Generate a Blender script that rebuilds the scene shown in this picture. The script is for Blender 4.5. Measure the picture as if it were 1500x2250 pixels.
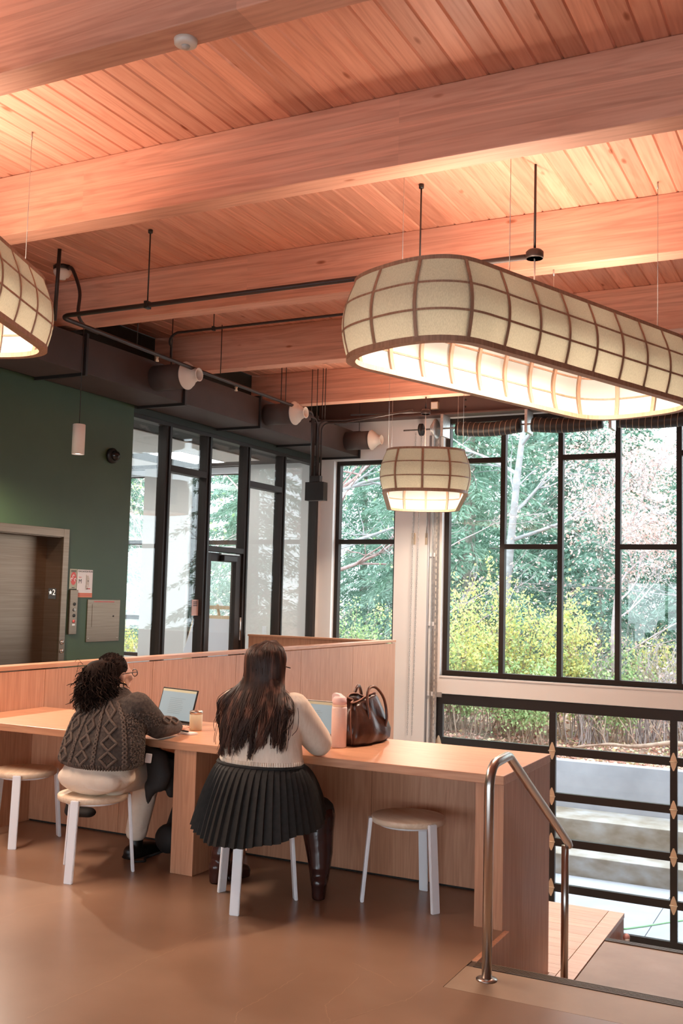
import bpy, bmesh, math, random
import numpy as np
from mathutils import Vector, Matrix
from mathutils.bvhtree import BVHTree

for o in list(bpy.data.objects): bpy.data.objects.remove(o, do_unlink=True)
SC = bpy.context.scene
COL = SC.collection
PI = math.pi
rnd = random.Random(7)
rng = np.random.default_rng(7)

# ------------------------------------------------------------------ camera
F_PX, PITCH, ROLL, YAW = 2259.54, 0.0807731, 0.0256954, 0.4649746
CAM = Vector((0, 0, 1.58))
RM = Matrix.Rotation(YAW, 3, 'Z') @ Matrix.Rotation(PI / 2 + PITCH, 3, 'X') @ Matrix.Rotation(ROLL, 3, 'Z')
cd = bpy.data.cameras.new('camera'); co = bpy.data.objects.new('camera', cd); COL.objects.link(co)
co.matrix_world = Matrix.Translation(CAM) @ RM.to_4x4()
cd.sensor_fit = 'VERTICAL'; cd.sensor_height = 36.0; cd.lens = F_PX * 36.0 / 2250.0
cd.clip_start = 0.05; cd.clip_end = 300
SC.camera = co

def ray(x, y): return RM @ Vector(((x - 750) / F_PX, -(y - 1125) / F_PX, -1))
def at(x, y, X=None, Y=None, Z=None):
    d = ray(x, y)
    t = (X - CAM.x) / d.x if X is not None else ((Y - CAM.y) / d.y if Y is not None else (Z - CAM.z) / d.z)
    return CAM + d * t

# ------------------------------------------------------------------ world, exposure
W = bpy.data.worlds.new('overcast_sky'); SC.world = W; W.use_nodes = True
bg = W.node_tree.nodes['Background']; bg.inputs[0].default_value = (0.82, 0.92, 1.0, 1); bg.inputs[1].default_value = 6.6
SC.view_settings.view_transform = 'Standard'
SC.view_settings.look = 'None'
SC.view_settings.gamma = 1.0
SC.view_settings.use_curve_mapping = False
SC.view_settings.exposure = 0.0
LAMP_UP, LAMP_DN, LAMP_PT = 33.0, 100.0, 18.0     # each pendant has a strip shining up and one shining down
LAMP_COL = (1.0, 0.77, 0.60)

# ------------------------------------------------------------------ helpers
WM = {}
def thing(name, label, cat, loc=(0, 0, 0), rz=0.0, group=None, kind=None):
    o = bpy.data.objects.new(name, None); COL.objects.link(o)
    o.empty_display_size = 0.05
    o.location = loc; o.rotation_euler = (0, 0, rz)
    WM[o] = Matrix.Translation(Vector(loc)) @ Matrix.Rotation(rz, 4, 'Z')
    if kind: o['kind'] = kind
    if label: o['label'] = label
    if cat: o['category'] = cat
    if group: o['group'] = group
    return o
def tag(o, label=None, cat=None, group=None, kind=None):
    if label: o['label'] = label
    if cat: o['category'] = cat
    if group: o['group'] = group
    if kind: o['kind'] = kind
    return o

class MB:
    def __init__(s): s.v = []; s.f = []; s.sm = []
    def add(s, vs, fs, smooth=False):
        n = len(s.v); s.v += [tuple(v) for v in vs]; s.f += [tuple(i + n for i in f) for f in fs]; s.sm += [smooth] * len(fs); return s
    def box(s, x0, x1, y0, y1, z0, z1, b=0.0):
        if b <= 0:
            vs = [(x, y, z) for x in (x0, x1) for y in (y0, y1) for z in (z0, z1)]
            return s.add(vs, [(0, 1, 3, 2), (4, 6, 7, 5), (0, 4, 5, 1), (2, 3, 7, 6), (0, 2, 6, 4), (1, 5, 7, 3)])
        bm = bmesh.new(); bmesh.ops.create_cube(bm, size=1)
        for v in bm.verts: v.co = Vector(((x0 + x1) / 2 + v.co.x * (x1 - x0), (y0 + y1) / 2 + v.co.y * (y1 - y0), (z0 + z1) / 2 + v.co.z * (z1 - z0)))
        bmesh.ops.bevel(bm, geom=list(bm.edges), offset=b, segments=2, profile=0.5, affect='EDGES')
        return s.bm(bm)
    def bm(s, bm, smooth=False, M=None):
        bm.verts.index_update()
        s.add([(M @ v.co if M else v.co) for v in bm.verts], [[v.index for v in f.verts] for f in bm.faces], smooth); bm.free(); return s
    def obox(s, c, half, R=None, b=0.0):
        m = MB().box(-half[0], half[0], -half[1], half[1], -half[2], half[2], b)
        R = R or Matrix.Identity(3); c = Vector(c)
        return s.add([c + R @ Vector(v) for v in m.v], m.f)
    def tube(s, pts, r, n=8, cap=True, smooth=True, closed=False):
        pts = [Vector(p) for p in pts]; m = len(pts)
        rs = r if isinstance(r, (list, tuple)) else [r] * m
        vs = []; up = None
        for i, p in enumerate(pts):
            if closed: t = pts[(i + 1) % m] - pts[i - 1]
            else: t = pts[min(i + 1, m - 1)] - pts[max(i - 1, 0)]
            if t.length < 1e-9: t = Vector((0, 0, 1))
            t.normalize()
            if up is None:
                up = Vector((0, 0, 1)) if abs(t.z) < .9 else Vector((1, 0, 0))
            a = t.cross(up)
            if a.length < 1e-6: a = t.orthogonal()
            a.normalize(); b = a.cross(t); up = b
            for k in range(n):
                w = 2 * PI * k / n
                vs.append(p + (a * math.cos(w) + b * math.sin(w)) * rs[i])
        fs = []
        for i in range(m if closed else m - 1):
            j = (i + 1) % m
            for k in range(n): fs.append((i * n + k, i * n + (k + 1) % n, j * n + (k + 1) % n, j * n + k))
        if cap and not closed: fs += [tuple(range(n))[::-1], tuple(range((m - 1) * n, m * n))]
        return s.add(vs, fs, smooth)
    def lathe(s, prof, n=24, c=(0, 0, 0), R=None, smooth=True):
        c = Vector(c); R = R or Matrix.Identity(3); vs = []; fs = []
        for (r, z) in prof:
            for k in range(n):
                w = 2 * PI * k / n; vs.append(c + R @ Vector((r * math.cos(w), r * math.sin(w), z)))
        for i in range(len(prof) - 1):
            for k in range(n): fs.append((i * n + k, i * n + (k + 1) % n, (i + 1) * n + (k + 1) % n, (i + 1) * n + k))
        if prof[0][0] > 1e-5: fs.append(tuple(range(n))[::-1])
        if prof[-1][0] > 1e-5: fs.append(tuple(range((len(prof) - 1) * n, len(prof) * n)))
        return s.add(vs, fs, smooth)
    def ell(s, c, r, n=12, R=None):
        c = Vector(c); r = Vector(r) if not isinstance(r, (int, float)) else Vector((r, r, r)); R = R or Matrix.Identity(3)
        vs = [c + R @ Vector((0, 0, -r.z))]; fs = []
        h = max(4, n // 2 + 1)
        for i in range(1, h):
            a = -PI / 2 + PI * i / h
            for k in range(n):
                w = 2 * PI * k / n; vs.append(c + R @ Vector((r.x * math.cos(a) * math.cos(w), r.y * math.cos(a) * math.sin(w), r.z * math.sin(a))))
        vs.append(c + R @ Vector((0, 0, r.z))); L = len(vs) - 1
        for k in range(n): fs.append((0, 1 + (k + 1) % n, 1 + k))
        for i in range(h - 2):
            for k in range(n):
                a = 1 + i * n; b = a + n; fs.append((a + k, a + (k + 1) % n, b + (k + 1) % n, b + k))
        a = 1 + (h - 2) * n
        for k in range(n): fs.append((a + k, a + (k + 1) % n, L))
        return s.add(vs, fs, True)
    def chain(s, pts, step=.35, n=10):
        """pts: (x,y,z,r) or (x,y,z,rx,ry,rz): swept spheres for voxel union"""
        for i in range(len(pts) - 1):
            a = np.array(pts[i], float); b = np.array(pts[i + 1], float)
            if len(a) < 6: a = np.r_[a, a[3], a[3]]
            if len(b) < 6: b = np.r_[b, b[3], b[3]]
            d = np.linalg.norm(b[:3] - a[:3]); m = max(2, int(d / (step * min(a[3:].min(), b[3:].min()))) + 1)
            for k in range(m + 1):
                q = a + (b - a) * k / m; s.ell(q[:3], Vector(q[3:6]), n)
        return s
    def mesh(s, name):
        me = bpy.data.meshes.new(name); me.from_pydata(s.v, [], s.f); me.update()
        if any(s.sm): me.polygons.foreach_set('use_smooth', s.sm)
        return me
    def build(s, name, mat, parent=None, local=False, top=None):
        me = s.mesh(name); me.materials.append(mat)
        return place(name, me, parent, local)
def place(name, me, parent=None, local=False):
    o = bpy.data.objects.new(name, me); COL.objects.link(o)
    if parent is not None:
        o.parent = parent
        if not local: me.transform(wm(parent).inverted())
    return o
def wm(o):
    if o in WM: return WM[o]
    return wm(o.parent) if o.parent else Matrix.Identity(4)
def copy_tree(o, parent=None):
    c = o.copy(); COL.objects.link(c); c.parent = parent
    if o in WM: WM[c] = WM[o].copy()
    for ch in list(o.children): copy_tree(ch, c)
    return c
def put(o, loc, rz):
    o.location = loc; o.rotation_euler = (0, 0, rz); WM[o] = Matrix.Translation(Vector(loc)) @ Matrix.Rotation(rz, 4, 'Z')
def bake(mb, name, vox=.012, smooth=6, mat=None, parent=None, local=False, fac=.5):
    """union of overlapping pieces into one smooth continuous mesh"""
    me = mb.mesh('tmp'); t = bpy.data.objects.new('tmp', me); COL.objects.link(t)
    m = t.modifiers.new('r', 'REMESH'); m.mode = 'VOXEL'; m.voxel_size = vox; m.use_smooth_shade = True
    if smooth: k = t.modifiers.new('s', 'SMOOTH'); k.iterations = smooth; k.factor = fac
    dg = bpy.context.evaluated_depsgraph_get(); dg.update()
    me2 = bpy.data.meshes.new_from_object(t.evaluated_get(dg))
    bpy.data.objects.remove(t, do_unlink=True); bpy.data.meshes.remove(me)
    me2.name = name; me2.materials.clear(); me2.materials.append(mat)
    me2.polygons.foreach_set('use_smooth', [True] * len(me2.polygons))
    return place(name, me2, parent, local)
def arc(c, a, b, ang0, ang1, n):
    c, a, b = Vector(c), Vector(a), Vector(b)
    return [c + a * math.cos(ang0 + (ang1 - ang0) * i / n) + b * math.sin(ang0 + (ang1 - ang0) * i / n) for i in range(n + 1)]
def spline(P, n=8):
    P = [Vector(p) for p in P]; out = []
    Q = [P[0] * 2 - P[1]] + P + [P[-1] * 2 - P[-2]]
    for i in range(1, len(Q) - 2):
        a, b, c, d = Q[i - 1:i + 3]
        for k in range(n):
            t = k / n
            out.append(.5 * ((2 * b) + (c - a) * t + (2 * a - 5 * b + 4 * c - d) * t * t + (3 * b - a - 3 * c + d) * t ** 3))
    out.append(P[-1]); return out

# ------------------------------------------------------------------ materials
MATS = {}
def mat(name, col, rough=.5, metal=0.0, emit=None, es=0.0, spec=.5):
    if name in MATS: return MATS[name]
    m = bpy.data.materials.new(name); m.use_nodes = True; MATS[name] = m
    p = m.node_tree.nodes['Principled BSDF']
    p.inputs['Base Color'].default_value = (*col, 1); p.inputs['Roughness'].default_value = rough; p.inputs['Metallic'].default_value = metal
    p.inputs['Specular IOR Level'].default_value = spec
    if emit: p.inputs['Emission Color'].default_value = (*emit, 1); p.inputs['Emission Strength'].default_value = es
    return m
def N(m, t, **k):
    n = m.node_tree.nodes.new(t)
    for a, b in k.items(): setattr(n, a, b)
    return n
def L(m, a, b): m.node_tree.links.new(a, b)
def ramp(m, fac, stops):
    r = N(m, 'ShaderNodeValToRGB'); e = r.color_ramp.elements
    while len(e) < len(stops): e.new(.5)
    for el, (p, c) in zip(e, stops): el.position = p; el.color = (*c, 1)
    L(m, fac, r.inputs[0]); return r
def noisy(name, stops, scale=(5, 5, 5), nscale=1.0, detail=5, rough=.6, bump=0.0, metal=0.0, coord='Object', dist=0.0, spec=.5, bdist=.01):
    m = mat(name, stops[0][1], rough, metal, spec=spec); p = m.node_tree.nodes['Principled BSDF']
    tc = N(m, 'ShaderNodeTexCoord'); mp = N(m, 'ShaderNodeMapping'); mp.inputs['Scale'].default_value = scale
    L(m, tc.outputs[coord], mp.inputs[0])
    n = N(m, 'ShaderNodeTexNoise'); n.inputs['Scale'].default_value = nscale; n.inputs['Detail'].default_value = detail; n.inputs['Distortion'].default_value = dist
    L(m, mp.outputs[0], n.inputs['Vector'])
    r = ramp(m, n.outputs['Fac'], stops); L(m, r.outputs[0], p.inputs['Base Color'])
    if bump:
        b = N(m, 'ShaderNodeBump'); b.inputs['Strength'].default_value = bump; b.inputs['Distance'].default_value = bdist
        L(m, n.outputs['Fac'], b.inputs['Height']); L(m, b.outputs[0], p.inputs['Normal'])
    return m
def wood(name, c0, c1, c2, axis=1, rough=.45, grain=1.0, var=.25, knots=False, lam=0.0, bump=.08):
    """long-grain timber; axis = grain direction; lam = lamination height along Z"""
    m = mat(name, c1, rough); p = m.node_tree.nodes['Principled BSDF']
    tc = N(m, 'ShaderNodeTexCoord'); oi = N(m, 'ShaderNodeObjectInfo')
    off = N(m, 'ShaderNodeVectorMath', operation='MULTIPLY_ADD')
    cv = N(m, 'ShaderNodeCombineXYZ')
    for i in range(3): L(m, oi.outputs['Random'], cv.inputs[i])
    L(m, cv.outputs[0], off.inputs[0]); off.inputs[1].default_value = (37, 53, 71); L(m, tc.outputs['Object'], off.inputs[2])
    mp = N(m, 'ShaderNodeMapping'); s = [38 * grain] * 3; s[axis] = 1.6 * grain; mp.inputs['Scale'].default_value = s
    L(m, off.outputs[0], mp.inputs[0])
    n = N(m, 'ShaderNodeTexNoise'); n.inputs['Scale'].default_value = 1.0; n.inputs['Detail'].default_value = 6; n.inputs['Distortion'].default_value = .6
    L(m, mp.outputs[0], n.inputs['Vector'])
    mp2 = N(m, 'ShaderNodeMapping'); s = [5 * grain] * 3; s[axis] = .35 * grain; mp2.inputs['Scale'].default_value = s
    L(m, off.outputs[0], mp2.inputs[0])
    n2 = N(m, 'ShaderNodeTexNoise'); n2.inputs['Scale'].default_value = 1.0; n2.inputs['Detail'].default_value = 3; n2.inputs['Distortion'].default_value = 1.2
    L(m, mp2.outputs[0], n2.inputs['Vector'])
    wv = N(m, 'ShaderNodeMath', operation='MULTIPLY'); L(m, n2.outputs['Fac'], wv.inputs[0]); wv.inputs[1].default_value = 55
    sn = N(m, 'ShaderNodeMath', operation='SINE'); L(m, wv.outputs[0], sn.inputs[0])
    a = N(m, 'ShaderNodeMath', operation='MULTIPLY_ADD'); L(m, sn.outputs[0], a.inputs[0]); a.inputs[1].default_value = .09; L(m, n.outputs['Fac'], a.inputs[2])
    r = ramp(m, a.outputs[0], [(.25, c0), (.5, c1), (.75, c2)])
    col = r.outputs[0]
    if var:
        v = N(m, 'ShaderNodeMath', operation='MULTIPLY_ADD'); L(m, oi.outputs['Random'], v.inputs[0]); v.inputs[1].default_value = var; v.inputs[2].default_value = 1 - var / 2
        h = N(m, 'ShaderNodeHueSaturation'); L(m, v.outputs[0], h.inputs['Value']); L(m, col, h.inputs['Color']); col = h.outputs[0]
    if lam:
        sp = N(m, 'ShaderNodeSeparateXYZ'); L(m, tc.outputs['Object'], sp.inputs[0])
        d = N(m, 'ShaderNodeMath', operation='DIVIDE'); L(m, sp.outputs[2], d.inputs[0]); d.inputs[1].default_value = lam
        fl = N(m, 'ShaderNodeMath', operation='FLOOR'); L(m, d.outputs[0], fl.inputs[0])
        dx = N(m, 'ShaderNodeMath', operation='MULTIPLY_ADD'); L(m, sp.outputs[0], dx.inputs[0]); dx.inputs[1].default_value = .42
        L(m, fl.outputs[0], dx.inputs[2])
        fx = N(m, 'ShaderNodeMath', operation='FLOOR'); L(m, dx.outputs[0], fx.inputs[0])
        cb = N(m, 'ShaderNodeCombineXYZ'); L(m, fl.outputs[0], cb.inputs[0]); L(m, fx.outputs[0], cb.inputs[1]); L(m, oi.outputs['Random'], cb.inputs[2])
        wn = N(m, 'ShaderNodeTexWhiteNoise'); L(m, cb.outputs[0], wn.inputs['Vector'])
        v = N(m, 'ShaderNodeMath', operation='MULTIPLY_ADD'); L(m, wn.outputs['Value'], v.inputs[0]); v.inputs[1].default_value = .2; v.inputs[2].default_value = .9
        h = N(m, 'ShaderNodeHueSaturation'); L(m, v.outputs[0], h.inputs['Value']); L(m, col, h.inputs['Color']); col = h.outputs[0]
    if knots:
        mp3 = N(m, 'ShaderNodeMapping'); s = [4.6] * 3; s[axis] = 1.6; mp3.inputs['Scale'].default_value = s; L(m, off.outputs[0], mp3.inputs[0])
        vo = N(m, 'ShaderNodeTexVoronoi'); vo.inputs['Scale'].default_value = 1.0; L(m, mp3.outputs[0], vo.inputs['Vector'])
        k = ramp(m, vo.outputs['Distance'], [(.0, (.34, .20, .14)), (.05, (.60, .42, .32)), (.09, (1, 1, 1))])
        mx = N(m, 'ShaderNodeMix', data_type='RGBA', blend_type='MULTIPLY'); mx.inputs[0].default_value = 1
        L(m, col, mx.inputs[6]); L(m, k.outputs[0], mx.inputs[7]); col = mx.outputs[2]
    L(m, col, p.inputs['Base Color'])
    if bump:
        b = N(m, 'ShaderNodeBump'); b.inputs['Strength'].default_value = bump; b.inputs['Distance'].default_value = .004
        L(m, n.outputs['Fac'], b.inputs['Height']); L(m, b.outputs[0], p.inputs['Normal'])
    return m
def leafmat(name, stops, trans=.35):
    m = mat(name, stops[0][1], .6); nt = m.node_tree; p = nt.nodes['Principled BSDF']
    g = N(m, 'ShaderNodeNewGeometry'); r = ramp(m, g.outputs['Random Per Island'], stops)
    L(m, r.outputs[0], p.inputs['Base Color']); p.inputs['Specular IOR Level'].default_value = .25
    t = N(m, 'ShaderNodeBsdfTranslucent'); L(m, r.outputs[0], t.inputs[0])
    mx = N(m, 'ShaderNodeMixShader'); mx.inputs[0].default_value = trans
    L(m, p.outputs[0], mx.inputs[1]); L(m, t.outputs[0], mx.inputs[2]); L(m, mx.outputs[0], nt.nodes['Material Output'].inputs[0])
    return m
def glassmat(name, tint=(.97, .985, .98), base=.035):
    m = mat(name, tint, 0); nt = m.node_tree; nt.nodes.remove(nt.nodes['Principled BSDF'])
    lw = N(m, 'ShaderNodeLayerWeight'); lw.inputs[0].default_value = .5
    pw = N(m, 'ShaderNodeMath', operation='POWER'); L(m, lw.outputs['Facing'], pw.inputs[0]); pw.inputs[1].default_value = 5
    ma = N(m, 'ShaderNodeMath', operation='MULTIPLY_ADD'); L(m, pw.outputs[0], ma.inputs[0]); ma.inputs[1].default_value = .6; ma.inputs[2].default_value = base
    tr = N(m, 'ShaderNodeBsdfTransparent'); tr.inputs[0].default_value = (*tint, 1)
    gl = N(m, 'ShaderNodeBsdfGlossy'); gl.inputs['Roughness'].default_value = .0
    mx = N(m, 'ShaderNodeMixShader'); L(m, ma.outputs[0], mx.inputs[0]); L(m, tr.outputs[0], mx.inputs[1]); L(m, gl.outputs[0], mx.inputs[2])
    L(m, mx.outputs[0], nt.nodes['Material Output'].inputs[0]); return m

FIR = [(.60, .265, .175), (.72, .34, .235), (.78, .40, .285)]
M_plank = wood('fir_planks', *FIR, axis=1, rough=.5, var=.30, knots=True)
M_beam = wood('glulam', (.62, .295, .20), (.74, .37, .255), (.80, .43, .305), axis=0, rough=.55, var=.05, knots=True, lam=.037)
M_oakx = wood('oak_top', (.52, .245, .135), (.60, .30, .17), (.66, .35, .21), axis=0, rough=.38, grain=1.6, var=.0)
M_oakz = wood('oak_upright', (.48, .22, .12), (.56, .27, .15), (.62, .32, .19), axis=2, rough=.42, grain=1.6, var=.10)
M_ash = wood('ash_seat', (.72, .54, .38), (.80, .63, .46), (.86, .70, .54), axis=0, rough=.4, grain=1.2, var=.05)
M_shadewood = wood('shade_wood', (.30, .17, .11), (.38, .22, .14), (.45, .27, .18), axis=2, rough=.5, grain=2, var=.1)
M_maple = wood('platform_wood', (.62, .40, .28), (.72, .49, .36), (.78, .56, .43), axis=0, rough=.33, grain=1.3, var=.12)
M_white = mat('white_wall', (.80, .77, .74), .7)
M_whitep = mat('white_metal', (.86, .87, .90), .35)
M_cream = mat('cream_metal', (.80, .72, .64), .45)
M_green = noisy('green_paint', [(.3, (.042, .074, .029)), (.7, (.050, .086, .035))], (2, 2, 2), 1, rough=.55)
M_dkgreen = mat('dark_upper_paint', (.028, .035, .028), .7)
M_duct = noisy('duct_paint', [(.3, (.060, .042, .038)), (.7, (.075, .052, .047))], (3, 3, 3), 1, rough=.7)
M_black = mat('black_metal', (.018, .015, .014), .45)
M_pipe = mat('dark_conduit', (.035, .022, .019), .45, .2)
M_frame = mat('bronze_frame', (.026, .017, .013), .5, .0, spec=.3)
M_gdoor = mat('door_black', (.012, .010, .010), .4)
M_steelbeam = mat('steel_beam_brown', (.10, .055, .045), .6)
M_galv = noisy('galvanised', [(.3, (.42, .41, .40)), (.7, (.58, .57, .55))], (14, 14, 14), 2, rough=.4, metal=.8)
M_brass = mat('hinge_zinc', (.72, .58, .42), .4, .6)
M_steel = noisy('brushed_steel', [(.3, (.17, .115, .08)), (.7, (.22, .155, .112))], (1.5, 1.5, 90), 1, rough=.42, metal=1.0)
M_rail = mat('rail_steel', (.58, .53, .49), .28, 1.0)
M_glass = glassmat('clear_glass')
M_glass2 = glassmat('partition_glass', (.96, .97, .96), .05)
M_conc = noisy('outdoor_concrete', [(.3, (.28, .29, .32)), (.55, (.34, .35, .385)), (.75, (.39, .40, .44))], (1.2, 1.2, 1.2), 1.5, 8, rough=.85, bump=.15)
M_concst = noisy('stained_concrete', [(.3, (.19, .155, .115)), (.5, (.28, .255, .225)), (.72, (.37, .37, .375))], (1.6, 1.6, 3.0), 1.5, 8, rough=.85, bump=.15)
M_pave = noisy('paving', [(.3, (.31, .32, .35)), (.7, (.38, .39, .43))], (1, 1, 1), 2, 8, rough=.8)
M_landing = noisy('landing_concrete', [(.3, (.30, .22, .17)), (.5, (.37, .28, .22)), (.7, (.44, .36, .31))], (1.4, 1.4, 1.4), 1.6, 8, rough=.45)
M_nose = mat('nosing_bronze', (.14, .10, .075), .4, .6)
M_dark = mat('shadow_dark', (.02, .017, .015), .8)

# polished concrete: mottled, hairline cracks, satin reflection
M_floor = noisy('polished_concrete', [(.3, (.245, .148, .095)), (.5, (.30, .188, .125)), (.7, (.355, .232, .160))], (.9, .9, .9), 1.3, 6, rough=.3)
M_floor.node_tree.nodes['Principled BSDF'].inputs['Roughness'].default_value = .29

# linen lamp shade: diffuse weave that lets light through
def shade_mat():
    m = noisy('linen_shade', [(.35, (.50, .455, .36)), (.65, (.61, .56, .45))], (260, 260, 60), 1, 2, rough=.9)
    nt = m.node_tree; p = nt.nodes['Principled BSDF']; base = p.inputs['Base Color'].links[0].from_socket
    t = N(m, 'ShaderNodeBsdfTranslucent'); L(m, base, t.inputs[0])
    mx = N(m, 'ShaderNodeMixShader'); mx.inputs[0].default_value = .55
    L(m, p.outputs[0], mx.inputs[1]); L(m, t.outputs[0], mx.inputs[2]); L(m, mx.outputs[0], nt.nodes['Material Output'].inputs[0]); return m
M_shade = shade_mat()
def lining_mat():
    m = mat('white_lining', (.76, .84, .84), .9); nt = m.node_tree; p = nt.nodes['Principled BSDF']
    t = N(m, 'ShaderNodeBsdfTranslucent'); t.inputs[0].default_value = (.76, .84, .84, 1)
    mx = N(m, 'ShaderNodeMixShader'); mx.inputs[0].default_value = .45
    L(m, p.outputs[0], mx.inputs[1]); L(m, t.outputs[0], mx.inputs[2]); L(m, mx.outputs[0], nt.nodes['Material Output'].inputs[0]); return m
M_lining = lining_mat()

# ================================================================== SETTING
WX, WY, ZC, ZL = -7.39, 14.0, 4.55, -2.85
XR, YR = 5.0, -5.0
def struct(o): o['kind'] = 'structure'; return o
def holed(name, m, u0, u1, z0, z1, holes, fixed0, fixed1, axis):
    """wall slab with rectangular openings; axis 'X': runs along X at Y fixed; 'Y': runs along Y at X fixed"""
    us = sorted({u0, u1, *[h[0] for h in holes], *[h[1] for h in holes]}); zs = sorted({z0, z1, *[h[2] for h in holes], *[h[3] for h in holes]})
    us = [u for u in us if u0 <= u <= u1]; zs = [z for z in zs if z0 <= z <= z1]
    mb = MB()
    def solid(i, j):
        if i < 0 or j < 0 or i >= len(us) - 1 or j >= len(zs) - 1: return False
        uc, zc = (us[i] + us[i + 1]) / 2, (zs[j] + zs[j + 1]) / 2
        return not any(h[0] < uc < h[1] and h[2] < zc < h[3] for h in holes)
    def V(u, f, z): return (u, f, z) if axis == 'X' else (f, u, z)
    for i in range(len(us) - 1):
        for j in range(len(zs) - 1):
            if not solid(i, j): continue
            a, b, c, d = us[i], us[i + 1], zs[j], zs[j + 1]
            for f in (fixed0, fixed1): mb.add([V(a, f, c), V(b, f, c), V(b, f, d), V(a, f, d)], [(0, 1, 2, 3)])
            for (di, dj, p, q) in ((-1, 0, (a, c), (a, d)), (1, 0, (b, c), (b, d)), (0, -1, (a, c), (b, c)), (0, 1, (a, d), (b, d))):
                if not solid(i + di, j + dj):
                    mb.add([V(p[0], fixed0, p[1]), V(q[0], fixed0, q[1]), V(q[0], fixed1, q[1]), V(p[0], fixed1, p[1])], [(0, 1, 2, 3)])
    o = mb.build(name, m); bm = bmesh.new(); bm.from_mesh(o.data); bmesh.ops.remove_doubles(bm, verts=bm.verts, dist=1e-5); bmesh.ops.recalc_face_normals(bm, faces=bm.faces); bm.to_mesh(o.data); bm.free()
    return struct(o)

# floor (upper level) with stair opening, lower floor
fl = MB(); fl.box(WX, -5.25, YR, 12.03, -.3, 0); fl.box(-5.25, -1.53, YR, 4.9, -.3, 0); fl.box(-5.25, -1.57, 4.9, 5.55, -.3, 0); fl.box(-1.53, XR, YR, 4.08, -.3, 0)
floor = struct(fl.build('floor', M_floor))
strip = MB().box(-1.528, XR, 4.083, 4.36, -.3, -.0005).build('landing_strip', noisy('strip_concrete', [(.3, (.31, .215, .145)), (.7, (.40, .29, .20))], (1.5, 1.5, 1.5), 1.5, 8, rough=.4), floor)
nb = MB().box(-1.528, XR, 4.36, 4.43, -.3, -.004)
for k in range(5): nb.box(-1.5, XR, 4.365 + k * .0135, 4.372 + k * .0135, -.01, .003)
nb.build('stair_nosing', M_nose, floor)
MB().box(-1.529, -1.503, 4.432, 4.899, -.448, .002, .002).build('edge_board', M_oakz, floor)
struct(MB().box(WX, XR, 4.4, 14, ZL - .2, ZL).build('floor_lower', M_landing))
struct(MB().box(WX - .3, WX, 12.03, 14, ZL, -.001).build('wall_lower_side', M_white))

# hairline cracks in the slab
M_crack = mat('crack_fill', (.45, .29, .19), .4)
for pts in ([(0, 2020), (60, 1993), (144, 1978), (198, 1954), (282, 1933), (336, 1900)], [(60, 2236), (180, 2182), (258, 2146), (318, 2113), (384, 2086), (444, 2056), (510, 2026), (600, 1984)],
            [(516, 2248), (522, 2224), (564, 2200), (624, 2164), (672, 2134)], [(726, 2248), (714, 2209), (756, 2176), (792, 2143)], [(732, 2248), (840, 2212), (900, 2194), (960, 2150)], [(774, 2116), (840, 2146), (876, 2170)]):
    q = []
    for a, b in zip(pts, pts[1:]):
        for k in range(10): u = k / 10; q.append(at(a[0] + (b[0] - a[0]) * u, a[1] + (b[1] - a[1]) * u, Z=0) + Vector((rnd.gauss(0, .003), rnd.gauss(0, .003), 0)))
    m_ = MB(); vs = []
    for i, v in enumerate(q):
        d = (q[min(i + 1, len(q) - 1)] - q[max(i - 1, 0)]); nrm = Vector((-d.y, d.x, 0)).normalized() * rnd.uniform(.0006, .0015); vs += [(v.x + nrm.x, v.y + nrm.y, .0006), (v.x - nrm.x, v.y - nrm.y, .0006)]
    m_.add(vs, [(2 * i, 2 * i + 1, 2 * i + 3, 2 * i + 2) for i in range(len(q) - 1)]).build('hairline_crack', M_crack, floor)

# stair: three steps, landing, and the flight below
st = thing('stair', None, None, (-.0, 5, ZL), kind='structure')
def tread(y0, y1, z):
    t = MB().box(-1.385, XR, y0, y1, ZL, z).build('tread', M_landing, st)
    n = MB().box(-1.385, XR, y1 - .06, y1 + .004, z - .03, z + .002)
    for k in range(4): n.box(-1.385, XR, y1 - .056 + k * .014, y1 - .049 + k * .014, z, z + .006)
    n.build('nosing', M_nose, t)
tread(4.43, 4.75, -.15); tread(4.754, 5.07, -.30); tread(5.074, 6.50, -.455)
for k in range(9): tread(6.504 + k * .30, 6.80 + k * .30, -.455 - .2 * (k + 1))

# wooden sitting tiers left of the stair
def tier(y0, y1, z, lab):
    t = thing('seating_tier', lab, 'platform', (-3.3, (y0 + y1) / 2, ZL), group='wooden seating tiers')
    MB().box(-5.2, -1.395, y0, y1, ZL, z - .03).build('riser_box', M_oakz, t)
    n = 9; w = (y1 - y0) / n
    for k in range(n): MB().box(-5.2, -1.493, y0 + k * w + .001, y0 + (k + 1) * w - .001, z - .03, z).build('board', M_maple, t)
    MB().box(-1.49, -1.39, y0 if z < -.5 else 4.44, y1, z - .03, z, .002).build('edge_board', M_maple, t)
    if z > -.5: MB().box(-1.532, -1.493, 4.44, y0 - .002, z - .03, z).build('board', M_maple, t)
tier(5.74, 7.06, -.45, 'uppermost wooden seating platform beside the concrete stair landing')
tier(7.062, 8.4, -1.05, 'wooden seating platform one step below the uppermost one')
tier(8.402, 9.7, -1.65, 'wooden seating platform two steps below the uppermost one')
tier(9.702, 11.0, -2.25, 'lowest wooden seating platform just above the lower floor')

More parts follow.
